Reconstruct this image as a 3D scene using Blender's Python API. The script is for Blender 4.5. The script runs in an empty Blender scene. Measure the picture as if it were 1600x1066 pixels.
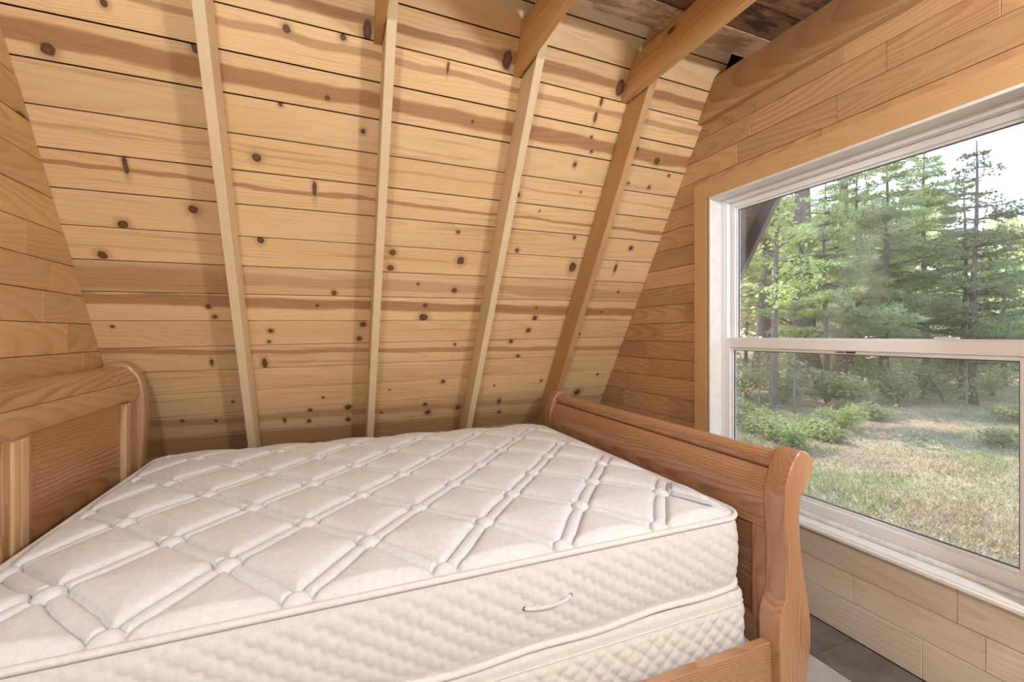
import bpy, bmesh, math, random
import numpy as np
from mathutils import Vector, Matrix

random.seed(7)
scene = bpy.context.scene
COL = scene.collection

# ------------------------------------------------------------------ camera
CAM_H = 1.2
FPX = 687.459            # focal length in pixels of the 1600x1066 frame
YAW = math.radians(22.018)
HORIZON = 523.0
cam_d = bpy.data.cameras.new('camera')
cam = bpy.data.objects.new('camera', cam_d)
COL.objects.link(cam)
cam.location = (0, 0, CAM_H)
cam.rotation_euler = (math.pi / 2, 0, -YAW)
cam_d.sensor_width = 36.0
cam_d.lens = 36.0 * FPX / 1600.0
cam_d.shift_y = -(533.0 - HORIZON) / 1600.0
cam_d.clip_start = 0.02
cam_d.clip_end = 400
scene.camera = cam

# ------------------------------------------------------------------ world, sun, exposure
world = bpy.data.worlds.new('sky')
scene.world = world
world.use_nodes = True
wn = world.node_tree.nodes
wl = world.node_tree.links
wn.clear()
w_out = wn.new('ShaderNodeOutputWorld')
w_bg = wn.new('ShaderNodeBackground')
w_bg.inputs['Strength'].default_value = 3.3
w_tc = wn.new('ShaderNodeTexCoord')
w_sep = wn.new('ShaderNodeSeparateXYZ')
w_ramp = wn.new('ShaderNodeValToRGB')
w_ramp.color_ramp.elements[0].position = 0.0
w_ramp.color_ramp.elements[0].color = (0.82, 0.91, 1.0, 1)
w_ramp.color_ramp.elements[1].position = 0.75
w_ramp.color_ramp.elements[1].color = (0.40, 0.61, 1.0, 1)
wl.new(w_tc.outputs['Generated'], w_sep.inputs[0])
wl.new(w_sep.outputs['Z'], w_ramp.inputs[0])
wl.new(w_ramp.outputs[0], w_bg.inputs['Color'])
wl.new(w_bg.outputs[0], w_out.inputs[0])

sun_d = bpy.data.lights.new('sun', 'SUN')
sun_d.energy = 7.5
sun_d.angle = math.radians(0.8)
sun_d.color = (1.0, 0.91, 0.74)
sun = bpy.data.objects.new('sun', sun_d)
COL.objects.link(sun)
sun.rotation_euler = Vector((0.14, -0.70, -0.92)).to_track_quat('-Z', 'Y').to_euler()

vs = scene.view_settings
vs.view_transform = 'Standard'
vs.look = 'None'
vs.exposure = 0.0
vs.gamma = 1.0
vs.use_curve_mapping = False

# ------------------------------------------------------------------ geometry of the room (metres)
K = 0.602174             # sloped wall: Y = Y0 - K * Z
Y0 = 3.28875
SL = math.hypot(1, K)
S_UP = Vector((0, -K / SL, 1 / SL))
S_N = Vector((0, -1 / SL, -K / SL))       # into the room
S_O = Vector((0, Y0, 0))
XW = 1.893               # face of the boards of the window wall
XL = -1.008              # face of the boards of the left wall
Z_CEIL = 2.545
Y_FRONT = -3.4           # partition behind the camera
R_FWD = Vector((math.sin(YAW), math.cos(YAW), 0))
R_RIGHT = Vector((math.cos(YAW), -math.sin(YAW), 0))


def ray(u, v):
    return R_FWD + R_RIGHT * ((u - 800) / FPX) + Vector((0, 0, (HORIZON - v) / FPX))


def on_slope(u, v):
    """pixel -> (X, s) on the sloped wall"""
    d = ray(u, v)
    t = (Y0 - K * CAM_H) / (d.y + K * d.z)
    p = Vector((0, 0, CAM_H)) + d * t
    return p.x, (p - S_O).dot(S_UP)


def on_x(u, v, x):
    d = ray(u, v)
    return Vector((0, 0, CAM_H)) + d * (x / d.x)


def at_fwd(u, dist, z=0.0):
    """ground position seen in pixel column u, dist metres along the view axis"""
    d = R_FWD + R_RIGHT * ((u - 800) / FPX)
    p = d * dist
    return Vector((p.x, p.y, z))


# ------------------------------------------------------------------ helpers
def put(name, me, parent=None, mat=None, matrix=None):
    o = bpy.data.objects.new(name, me)
    COL.objects.link(o)
    if mat is not None and not me.materials:
        me.materials.append(mat)
    if parent is not None:
        o.parent = parent
    if matrix is not None:
        o.matrix_basis = matrix
    return o


def tag(o, label=None, cat=None, group=None, kind=None):
    if label:
        o['label'] = label
    if cat:
        o['category'] = cat
    if group:
        o['group'] = group
    if kind:
        o['kind'] = kind
    return o


def empty(name, loc=(0, 0, 0)):
    o = bpy.data.objects.new(name, None)
    COL.objects.link(o)
    o.location = loc
    o.empty_display_size = 0.1
    return o


def mesh_from(name, verts, faces, smooth=False):
    me = bpy.data.meshes.new(name)
    me.from_pydata([tuple(v) for v in verts], [], faces)
    me.update()
    if smooth:
        me.polygons.foreach_set('use_smooth', [True] * len(me.polygons))
    return me


def mesh_arrays(name, V, T, smooth=False):
    """numpy verts (n,3) and triangles (m,3)"""
    me = bpy.data.meshes.new(name)
    V = np.asarray(V, np.float32)
    T = np.asarray(T, np.int32)
    k = T.shape[1]
    me.vertices.add(len(V))
    me.vertices.foreach_set('co', V.ravel())
    me.loops.add(T.size)
    me.loops.foreach_set('vertex_index', T.ravel())
    me.polygons.add(len(T))
    me.polygons.foreach_set('loop_start', np.arange(0, T.size, k, dtype=np.int32))
    me.polygons.foreach_set('loop_total', np.full(len(T), k, dtype=np.int32))
    if smooth:
        me.polygons.foreach_set('use_smooth', np.ones(len(T), dtype=bool))
    me.update()
    me.validate()
    return me


def prism_mesh(name, poly, t0, t1, bev=0.0):
    """poly: ccw 2D outline in the local xy plane, extruded from z=t0 to z=t1, front (t1) edge chamfered"""
    n = len(poly)
    cx = sum(p[0] for p in poly) / n
    cy = sum(p[1] for p in poly) / n
    V = [(p[0], p[1], t0) for p in poly]
    F = [tuple(reversed(range(n)))]
    if bev > 0:
        V += [(p[0], p[1], t1 - bev) for p in poly]
        ins = []
        for i in range(n):
            p0 = Vector(poly[i - 1]); p1 = Vector(poly[i]); p2 = Vector(poly[(i + 1) % n])
            e1 = (p1 - p0).normalized(); e2 = (p2 - p1).normalized()
            n1 = Vector((-e1.y, e1.x)); n2 = Vector((-e2.y, e2.x))
            m = (n1 + n2)
            m = m / max(m.dot(n1), 0.3)
            ins.append(p1 + m * bev)
        V += [(p.x, p.y, t1) for p in ins]
        for k in range(2):
            for i in range(n):
                j = (i + 1) % n
                F.append((k * n + i, k * n + j, (k + 1) * n + j, (k + 1) * n + i))
        F.append(tuple(range(2 * n, 3 * n)))
    else:
        V += [(p[0], p[1], t1) for p in poly]
        for i in range(n):
            j = (i + 1) % n
            F.append((i, j, n + j, n + i))
        F.append(tuple(range(n, 2 * n)))
    return mesh_from(name, V, F)


def frame_matrix(origin, ax, ay, an):
    m = Matrix.Identity(4)
    for i in range(3):
        m[i][0] = ax[i]; m[i][1] = ay[i]; m[i][2] = an[i]; m[i][3] = origin[i]
    return m


def plank(name, poly, frame, t0, t1, mat, parent=None, bev=0.002):
    """poly in frame coordinates; object origin moved to the outline's centre so that the grain differs"""
    O, ax, ay, an = frame
    n = len(poly)
    cx = sum(p[0] for p in poly) / n
    cy = sum(p[1] for p in poly) / n
    loc = [(p[0] - cx, p[1] - cy) for p in poly]
    area = sum(loc[i][0] * loc[(i + 1) % n][1] - loc[(i + 1) % n][0] * loc[i][1] for i in range(n))
    if area < 0:
        loc.reverse()
    me = prism_mesh(name, loc, t0, t1, bev)
    return put(name, me, parent, mat, frame_matrix(O + ax * cx + ay * cy, ax, ay, an))


def box_mesh(name, x0, x1, y0, y1, z0, z1, bev=0.0, seg=2):
    bm = bmesh.new()
    bmesh.ops.create_cube(bm, size=1.0)
    for v in bm.verts:
        v.co = Vector(((x0 + x1) / 2 + v.co.x * (x1 - x0), (y0 + y1) / 2 + v.co.y * (y1 - y0), (z0 + z1) / 2 + v.co.z * (z1 - z0)))
    if bev > 0:
        bmesh.ops.bevel(bm, geom=bm.edges[:], offset=bev, segments=seg, affect='EDGES', profile=0.5)
    me = bpy.data.meshes.new(name)
    bm.to_mesh(me)
    bm.free()
    return me


def box(name, x0, x1, y0, y1, z0, z1, mat, parent=None, bev=0.0, grain=None, seg=2):
    """box in world coordinates; origin at its centre; grain 'x','y','z' turns the local x axis along the grain"""
    c = Vector(((x0 + x1) / 2, (y0 + y1) / 2, (z0 + z1) / 2))
    dx, dy, dz = (x1 - x0) / 2, (y1 - y0) / 2, (z1 - z0) / 2
    if grain == 'y':
        me = box_mesh(name, -dy, dy, -dz, dz, -dx, dx, bev, seg)
        m = frame_matrix(c, Vector((0, 1, 0)), Vector((0, 0, 1)), Vector((1, 0, 0)))
    elif grain == 'z':
        me = box_mesh(name, -dz, dz, -dx, dx, -dy, dy, bev, seg)
        m = frame_matrix(c, Vector((0, 0, 1)), Vector((1, 0, 0)), Vector((0, 1, 0)))
    else:
        me = box_mesh(name, -dx, dx, -dy, dy, -dz, dz, bev, seg)
        m = Matrix.Translation(c)
    return put(name, me, parent, mat, m)


def extrude_profile(name, prof, y0, y1, mat, parent=None, bev=0.0, smooth=True, grain_y=True):
    """closed profile in X-Z extruded along Y; optional rounded rims on both ends"""
    n = len(prof)
    cx = sum(p[0] for p in prof) / n
    cz = sum(p[1] for p in prof) / n
    cy = (y0 + y1) / 2
    bm = bmesh.new()
    rings = []
    steps = [(y0, 0.0), (y1, 0.0)]
    if bev > 0:
        first = []
        for k in range(4):
            a = k / 3 * math.pi / 2
            first.append((y0 + bev * (1 - math.cos(a)), bev * (1 - math.sin(a))))
        last = [(y0 + y1 - yy, ii) for yy, ii in reversed(first)]
        steps = first + last
    # outline normals
    P = [Vector(p) for p in prof]
    area = sum(P[i].x * P[(i + 1) % n].y - P[(i + 1) % n].x * P[i].y for i in range(n))
    sgn = 1 if area > 0 else -1
    N = []
    for i in range(n):
        e1 = (P[i] - P[i - 1]).normalized(); e2 = (P[(i + 1) % n] - P[i]).normalized()
        n1 = Vector((-e1.y, e1.x)) * sgn; n2 = Vector((-e2.y, e2.x)) * sgn
        m = n1 + n2
        m = m / max(m.dot(n1), 0.5)
        N.append(m)
    for yy, ii in steps:
        ring = []
        for i in range(n):
            q = P[i] + N[i] * ii
            if grain_y:
                ring.append(bm.verts.new((yy - cy, q.y - cz, q.x - cx)))
            else:
                ring.append(bm.verts.new((q.y - cz, q.x - cx, yy - cy)))
        rings.append(ring)
    for a, b in zip(rings[:-1], rings[1:]):
        for i in range(n):
            j = (i + 1) % n
            bm.faces.new((a[i], a[j], b[j], b[i]))
    bm.faces.new(rings[0])
    bm.faces.new(list(reversed(rings[-1])))
    bmesh.ops.recalc_face_normals(bm, faces=bm.faces[:])
    me = bpy.data.meshes.new(name)
    bm.to_mesh(me)
    bm.free()
    if smooth:
        me.polygons.foreach_set('use_smooth', [len(p.vertices) == 4 for p in me.polygons])
        me.set_sharp_from_angle(angle=math.radians(42))
    if grain_y:
        m = frame_matrix(Vector((cx, cy, cz)), Vector((0, 1, 0)), Vector((0, 0, 1)), Vector((1, 0, 0)))
    else:
        m = frame_matrix(Vector((cx, cy, cz)), Vector((0, 0, 1)), Vector((1, 0, 0)), Vector((0, 1, 0)))
    return put(name, me, parent, mat, m)


def smooth_curve(pts, sub=6, closed=False):
    """Catmull-Rom through 2D points"""
    P = [Vector(p) for p in pts]
    n = len(P)
    out = []
    rng = range(n) if closed else range(n - 1)
    for i in rng:
        p0 = P[(i - 1) % n] if (closed or i > 0) else P[0]
        p1 = P[i]
        p2 = P[(i + 1) % n]
        p3 = P[(i + 2) % n] if (closed or i + 2 < n) else P[-1]
        for k in range(sub):
            t = k / sub
            out.append(0.5 * ((2 * p1) + (p2 - p0) * t + (2 * p0 - 5 * p1 + 4 * p2 - p3) * t * t + (3 * p1 - p0 - 3 * p2 + p3) * t ** 3))
    if not closed:
        out.append(P[-1])
    return [tuple(q) for q in out]


def tube_mesh(name, pts, r, sides=8, closed=False):
    P = [Vector(p) for p in pts]
    n = len(P)
    V, F = [], []
    prev = None
    for i in range(n):
        a = P[(i - 1) % n] if (closed or i > 0) else P[i]
        b = P[(i + 1) % n] if (closed or i < n - 1) else P[i]
        t = (b - a).normalized()
        if prev is None:
            up = Vector((0, 0, 1)) if abs(t.z) < 0.9 else Vector((1, 0, 0))
            s = t.cross(up).normalized()
        else:
            s = (prev - t * prev.dot(t)).normalized()
        prev = s
        q = t.cross(s)
        rr = r(i / max(1, n - 1)) if callable(r) else r
        for k in range(sides):
            a2 = 2 * math.pi * k / sides
            V.append(P[i] + s * (math.cos(a2) * rr) + q * (math.sin(a2) * rr))
    m = n if closed else n - 1
    for i in range(m):
        j = (i + 1) % n
        for k in range(sides):
            l = (k + 1) % sides
            F.append((i * sides + k, i * sides + l, j * sides + l, j * sides + k))
    if not closed:
        F.append(tuple(reversed(range(sides))))
        F.append(tuple((n - 1) * sides + k for k in range(sides)))
    return mesh_from(name, V, F, True)


# ------------------------------------------------------------------ materials
class NT:
    def __init__(self, name):
        self.m = bpy.data.materials.new(name)
        self.m.use_nodes = True
        self.t = self.m.node_tree
        self.t.nodes.clear()
        self.out = self.n('ShaderNodeOutputMaterial')

    def n(self, typ, **kw):
        nd = self.t.nodes.new(typ)
        for k, v in kw.items():
            setattr(nd, k, v)
        return nd

    def l(self, a, b):
        self.t.links.new(a, b)

    def val(self, sock, v):
        if hasattr(v, 'is_linked') or isinstance(v, bpy.types.NodeSocket):
            self.l(v, sock)
        else:
            sock.default_value = v

    def math(self, op, a, b=None, c=None, clamp=False):
        nd = self.n('ShaderNodeMath', operation=op)
        nd.use_clamp = clamp
        self.val(nd.inputs[0], a)
        if b is not None:
            self.val(nd.inputs[1], b)
        if c is not None:
            self.val(nd.inputs[2], c)
        return nd.outputs[0]

    def vmath(self, op, a, b=None):
        nd = self.n('ShaderNodeVectorMath', operation=op)
        self.val(nd.inputs[0], a)
        if b is not None:
            self.val(nd.inputs[1], b)
        return nd.outputs['Value'] if op in ('LENGTH', 'DOT_PRODUCT', 'DISTANCE') else nd.outputs[0]

    def noise(self, vec, scale, detail=2.0, rough=0.5, dist=0.0):
        nd = self.n('ShaderNodeTexNoise')
        self.l(vec, nd.inputs['Vector'])
        nd.inputs['Scale'].default_value = scale
        nd.inputs['Detail'].default_value = detail
        nd.inputs['Roughness'].default_value = rough
        nd.inputs['Distortion'].default_value = dist
        return nd.outputs['Fac']

    def mix(self, fac, a, b, mode='MIX'):
        nd = self.n('ShaderNodeMix', data_type='RGBA', blend_type=mode)
        nd.clamp_factor = True
        self.val(nd.inputs[0], fac)
        self.val(nd.inputs[6], a)
        self.val(nd.inputs[7], b)
        return nd.outputs[2]

    def smooth(self, v, a, b, x0=0.0, x1=1.0):
        nd = self.n('ShaderNodeMapRange', interpolation_type='SMOOTHSTEP')
        self.val(nd.inputs['Value'], v)
        nd.inputs['From Min'].default_value = a
        nd.inputs['From Max'].default_value = b
        nd.inputs['To Min'].default_value = x0
        nd.inputs['To Max'].default_value = x1
        return nd.outputs[0]

    def principled(self, color, rough=0.5, spec=0.5, bump=None, bump_str=0.2, bump_dist=0.002, **kw):
        p = self.n('ShaderNodeBsdfPrincipled')
        self.val(p.inputs['Base Color'], color)
        self.val(p.inputs['Roughness'], rough)
        p.inputs['Specular IOR Level'].default_value = spec
        for k, v in kw.items():
            self.val(p.inputs[k.replace('_', ' ')], v)
        if bump is not None:
            b = self.n('ShaderNodeBump')
            b.inputs['Strength'].default_value = bump_str
            b.inputs['Distance'].default_value = bump_dist
            self.l(bump, b.inputs['Height'])
            self.l(b.outputs[0], p.inputs['Normal'])
        self.l(p.outputs[0], self.out.inputs[0])
        return p


def rgba(c):
    return (c[0], c[1], c[2], 1.0)


def wood(name, light, dark, ring=0.011, contrast=0.6, rough=0.5, spec=0.4, vary=0.25, knots=(), bands=(), band_col=None,
         knot_col=(0.10, 0.045, 0.02), random_knots=0.0, streak=0.0, stain=None, tilt=0.035):
    """Grain runs along the local x axis. bands: (yc, slope, half width, strength); knots: (x, y, rx, ry)"""
    T = NT(name)
    tc = T.n('ShaderNodeTexCoord')
    oi = T.n('ShaderNodeObjectInfo')
    obj = tc.outputs['Object']
    rnd = oi.outputs['Random']
    shift = T.n('ShaderNodeCombineXYZ')
    T.l(T.math('MULTIPLY', rnd, 37.0), shift.inputs[0])
    T.l(T.math('MULTIPLY', rnd, 11.3), shift.inputs[1])
    T.l(T.math('MULTIPLY', rnd, 5.7), shift.inputs[2])
    vec = T.vmath('ADD', obj, shift.outputs[0])
    sep = T.n('ShaderNodeSeparateXYZ')
    T.l(obj, sep.inputs[0])
    # low frequency wander along the board
    wv = T.vmath('MULTIPLY', vec, (1.6, 7.0, 7.0))
    wander = T.noise(wv, 1.0, 2.0)
    wv2 = T.vmath('MULTIPLY', vec, (5.0, 22.0, 22.0))
    wander2 = T.noise(wv2, 1.0, 2.0)
    # growth rings: distance from a tilted pith line
    a = T.math('ADD', sep.outputs['Y'], T.math('MULTIPLY', T.math('SUBTRACT', wander, 0.5), 0.09))
    a = T.math('ADD', a, T.math('MULTIPLY', T.math('SUBTRACT', wander2, 0.5), 0.014))
    a = T.math('ADD', a, T.math('MULTIPLY', T.math('SUBTRACT', rnd, 0.5), 0.16))
    b = T.math('MULTIPLY_ADD', sep.outputs['X'], tilt, T.math('MULTIPLY_ADD', rnd, 0.11, 0.015))
    b = T.math('ADD', b, sep.outputs['Z'])
    r = T.math('SQRT', T.math('ADD', T.math('MULTIPLY', a, a), T.math('MULTIPLY', b, b)))
    ph = T.math('FRACT', T.math('DIVIDE', r, ring))
    # sharp late-wood edge
    late = T.math('MULTIPLY', T.smooth(ph, 0.25, 0.88), T.smooth(ph, 0.90, 1.0, 1.0, 0.0))
    fib = T.noise(T.vmath('MULTIPLY', vec, (9.0, 260.0, 260.0)), 1.0, 2.0)
    amp = T.noise(T.vmath('MULTIPLY', vec, (1.0, 12.0, 12.0)), 1.0, 1.0)
    g = T.math('MULTIPLY', late, T.smooth(amp, 0.3, 0.75, 0.35, 1.0))
    g = T.math('ADD', T.math('MULTIPLY', g, contrast), T.math('MULTIPLY', T.math('SUBTRACT', fib, 0.5), 0.35), clamp=True)
    col = T.mix(g, rgba(light), rgba(dark))
    # broad tone patches and board to board differences
    tone = T.noise(T.vmath('MULTIPLY', vec, (0.8, 5.0, 5.0)), 1.0, 1.0)
    col = T.mix(T.math('MULTIPLY', T.smooth(tone, 0.35, 0.75), 0.35), col, rgba(dark))
    hv = T.n('ShaderNodeHueSaturation')
    hv.inputs['Saturation'].default_value = 1.0
    r2 = T.math('FRACT', T.math('MULTIPLY', rnd, 7.31))
    T.l(T.math('MULTIPLY_ADD', r2, vary, 1.0 - vary * 0.55), hv.inputs['Value'])
    T.l(col, hv.inputs['Color'])
    col = hv.outputs[0]
    edge_n = T.noise(T.vmath('MULTIPLY', vec, (3.0, 10.0, 10.0)), 1.0, 3.0)
    if bands:
        tot = None
        for (yc, sl, hw, st) in bands:
            d = T.math('SUBTRACT', sep.outputs['Y'], T.math('MULTIPLY_ADD', sep.outputs['X'], sl, yc))
            d = T.math('ADD', d, T.math('MULTIPLY', T.math('SUBTRACT', edge_n, 0.5), 0.05))
            m = T.smooth(T.math('ABSOLUTE', d), hw * 0.72, hw * 1.2 + 0.002, st, 0.0)
            tot = m if tot is None else T.math('MAXIMUM', tot, m)
        bc = band_col or (0.30, 0.13, 0.05)
        bcol = T.mix(g, rgba(bc), rgba([x * 0.6 for x in bc]))
        col = T.mix(tot, col, bcol)
    kd = None
    if knots:
        for (kx, ky, rx, ry) in knots:
            q = T.vmath('MULTIPLY', T.vmath('SUBTRACT', obj, (kx, ky, 0)), (1 / rx, 1 / ry, 0))
            d = T.vmath('LENGTH', q)
            kd = d if kd is None else T.math('MINIMUM', kd, d)
        kd = T.math('ADD', kd, T.math('MULTIPLY', T.math('SUBTRACT', T.noise(T.vmath('MULTIPLY', vec, (30, 60, 60)), 1.0, 2.0), 0.5), 0.7))
    if random_knots > 0:
        vo = T.n('ShaderNodeTexVoronoi')
        vo.inputs['Scale'].default_value = 1.0
        T.l(T.vmath('MULTIPLY', vec, (2.6, 6.0, 0.01)), vo.inputs['Vector'])
        pick = T.n('ShaderNodeSeparateColor')
        T.l(vo.outputs['Color'], pick.inputs[0])
        d = T.math('DIVIDE', vo.outputs['Distance'], 0.075)
        d = T.math('ADD', d, T.math('MULTIPLY', T.math('GREATER_THAN', pick.outputs[0], random_knots), 10.0))
        kd = d if kd is None else T.math('MINIMUM', kd, d)
    if kd is not None:
        halo = T.smooth(kd, 0.9, 2.6, 0.55, 0.0)
        col = T.mix(halo, col, rgba([x * 0.62 for x in dark]))
        core = T.smooth(kd, 0.75, 1.1, 1.0, 0.0)
        inner = T.smooth(kd, 0.15, 0.8, 0.45, 1.0)
        kc = T.mix(inner, rgba([x * 2.4 for x in knot_col]), rgba(knot_col))
        col = T.mix(core, col, kc)
    if streak > 0:
        sn = T.noise(T.vmath('MULTIPLY', vec, (1.2, 34.0, 34.0)), 1.0, 3.0, 0.6)
        col = T.mix(T.smooth(sn, 0.56, 0.74, 0.0, streak), col, rgba([x * 0.45 for x in dark]))
    if stain:
        sn = T.noise(T.vmath('MULTIPLY', vec, (4.0, 11.0, 11.0)), 1.0, 5.0, 0.65)
        col = T.mix(T.smooth(sn, 0.42, 0.6, 0.0, stain[1]), col, rgba(stain[0]))
    rr = T.math('MULTIPLY_ADD', g, 0.12, rough)
    T.principled(col, rr, spec, bump=g, bump_str=0.12, bump_dist=0.0008)
    return T.m


def plain(name, col, rough=0.5, spec=0.5, noise=0.0, nscale=30.0, col2=None, bump=0.0, **kw):
    T = NT(name)
    tc = T.n('ShaderNodeTexCoord')
    if noise > 0 or bump > 0:
        nz = T.noise(tc.outputs['Object'], nscale, 4.0, 0.6)
    c = rgba(col)
    if noise > 0:
        c = T.mix(T.smooth(nz, 0.35, 0.7, 0.0, noise), rgba(col), rgba(col2 or [x * 0.6 for x in col]))
    T.principled(c, rough, spec, bump=nz if bump > 0 else None, bump_str=bump, **kw)
    return T.m


PINE_L, PINE_D = (0.81, 0.56, 0.30), (0.62, 0.36, 0.155)
WALL_L, WALL_D = (0.61, 0.38, 0.19), (0.42, 0.215, 0.095)
BED_L, BED_D = (0.57, 0.335, 0.165), (0.33, 0.155, 0.065)

M = {}
M['rafter'] = wood('rafter_pine', (0.76, 0.60, 0.38), (0.60, 0.43, 0.25), ring=0.007, contrast=0.5, vary=0.1, random_knots=0.14, tilt=0.01)
M['rafter_dark'] = wood('rafter_orange', (0.56, 0.335, 0.145), (0.36, 0.18, 0.07), ring=0.007, contrast=0.6, vary=0.06, random_knots=0.2, tilt=0.01)
M['joist'] = wood('joist_pine', (0.66, 0.40, 0.165), (0.46, 0.23, 0.08), ring=0.013, contrast=0.55, vary=0.1, random_knots=0.2, tilt=0.02)
M['wall'] = wood('wall_pine', WALL_L, WALL_D, ring=0.016, contrast=0.75, vary=0.34, random_knots=0.03, tilt=0.10)
M['wall_lit'] = wood('lit_lower_board', (0.80, 0.71, 0.58), (0.66, 0.54, 0.40), ring=0.016, contrast=0.6, vary=0.14, random_knots=0.05, tilt=0.08)  # wall pine with the cool light near the floor put into its colour
M['casing'] = wood('casing_pine', (0.68, 0.44, 0.215), (0.52, 0.30, 0.13), ring=0.012, contrast=0.45, vary=0.08, random_knots=0.12, tilt=0.05)
M['ceiling'] = wood('rough_ceiling_board', (0.34, 0.20, 0.11), (0.13, 0.06, 0.03), ring=0.012, contrast=0.7, vary=0.6, rough=0.7, spec=0.2,
                    stain=((0.045, 0.028, 0.022), 0.9), random_knots=0.1)
M['ceiling_pale'] = wood('pale_ceiling_board', (0.58, 0.43, 0.28), (0.34, 0.19, 0.10), ring=0.012, contrast=0.6, vary=0.2, rough=0.7, spec=0.2,
                         stain=((0.16, 0.08, 0.045), 0.7))
M['bed'] = wood('varnished_pine', BED_L, BED_D, ring=0.009, contrast=0.75, rough=0.22, spec=0.9, vary=0.14, random_knots=0.03, tilt=0.05)
M['foot'] = wood('varnished_pine_shaded', (0.49, 0.265, 0.14), (0.27, 0.115, 0.052), ring=0.009, contrast=0.75, rough=0.20, spec=0.9, vary=0.10, random_knots=0.03, tilt=0.05)  # shaded copy of the bed varnish: dimmer light put into the colour
M['foot_panel_shaded'] = wood('varnished_panel_shaded', (0.40, 0.20, 0.10), (0.21, 0.085, 0.038), ring=0.013, contrast=0.85, rough=0.24, spec=0.6, vary=0.1, tilt=0.08)  # bed panel wood, darkened in colour for the same shade
M['bed_panel'] = wood('varnished_panel', (0.54, 0.30, 0.135), (0.29, 0.13, 0.052), ring=0.013, contrast=0.85, rough=0.28, spec=0.5, vary=0.1, random_knots=0.04, tilt=0.08)
M['bed_pale'] = wood('varnished_moulding', (0.68, 0.46, 0.25), (0.52, 0.30, 0.14), ring=0.008, contrast=0.4, rough=0.28, spec=0.5, vary=0.06)
M['dark_gap'] = plain('dark_gap', (0.012, 0.009, 0.007), 0.9, 0.1)
M['vinyl'] = plain('white_vinyl', (0.91, 0.91, 0.915), 0.32, 0.5)
M['paint'] = plain('white_painted_wood', (0.87, 0.86, 0.83), 0.45, 0.4, noise=0.25, nscale=14, col2=(0.66, 0.60, 0.52))
M['bead'] = plain('weathered_white_bead', (0.80, 0.80, 0.79), 0.45, 0.4, noise=0.6, nscale=26, col2=(0.50, 0.46, 0.42))
M['rubber'] = plain('grey_gasket', (0.12, 0.12, 0.125), 0.6, 0.3)
M['ink'] = plain('black_print', (0.03, 0.03, 0.035), 0.6, 0.3)
M['plaster'] = plain('room_partition', (0.72, 0.68, 0.62), 0.6, 0.3, noise=0.2, nscale=3)
M['tile_dark'] = plain('slate_vinyl_tile', (0.105, 0.092, 0.085), 0.42, 0.5, noise=0.8, nscale=9, col2=(0.19, 0.165, 0.15))
M['tile_pale'] = plain('pale_vinyl_tile', (0.40, 0.385, 0.37), 0.38, 0.5, noise=0.5, nscale=7, col2=(0.56, 0.54, 0.52))


def fabric(name, col, fine=420.0, strength=0.5):
    T = NT(name)
    tc = T.n('ShaderNodeTexCoord')
    v = tc.outputs['Object']
    a = T.noise(v, fine, 2.0)
    b = T.noise(v, 70.0, 3.0, 0.6)
    h = T.math('ADD', T.math('MULTIPLY', a, 0.7), T.math('MULTIPLY', b, 0.6))
    c = T.mix(T.smooth(b, 0.3, 0.7), rgba(col), rgba([x * 0.92 for x in col]))
    T.principled(c, 0.85, 0.15, bump=h, bump_str=strength, bump_dist=0.0012, Sheen_Weight=0.15)
    return T.m


M['ticking'] = fabric('white_ticking', (0.81, 0.81, 0.81))
M['border'] = fabric('cream_border_cloth', (0.72, 0.70, 0.675), 300.0, 0.4)
M['box_cloth'] = fabric('box_spring_cloth', (0.76, 0.74, 0.70), 300.0, 0.35)
M['tape'] = fabric('binding_tape', (0.80, 0.78, 0.75), 500.0, 0.4)
M['cord'] = fabric('white_cord', (0.78, 0.78, 0.78), 500.0, 0.2)
M['patch'] = None

# sloped wall: measured seams (offset up the slope at X=0, tilt) from the top board down
SEAMS = [(3.2030, -0.004), (3.0622, -0.00512), (2.9295, -0.0075), (2.7844, -0.00692), (2.6406, -0.00382), (2.4967, -0.00181), (2.3542, 0.00203),
         (2.2114, 0.00497), (2.0664, 0.0061), (1.9224, 0.00863), (1.7782, 0.01001), (1.6317, 0.01429), (1.4862, 0.01495),
         (1.3427, 0.01989), (1.1973, 0.0212), (1.0566, 0.0218), (0.909, 0.0229), (0.7601, 0.0229), (0.6150, 0.023), (0.4710, 0.023),
         (0.327, 0.023), (0.183, 0.023), (0.04, 0.023)]
SEAMS.insert(0, (3.345, -0.004))
SEAMS.insert(0, (3.488, -0.004))


def A(x, y): return (x / 2.961, y / 2.961)
def B(x, y): return (530 + x / 2.961, y / 2.961)
def D(x, y): return (x / 2.961, 350 + y / 2.961)
def E(x, y): return (530 + x / 2.961, 350 + y / 2.961)


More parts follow.
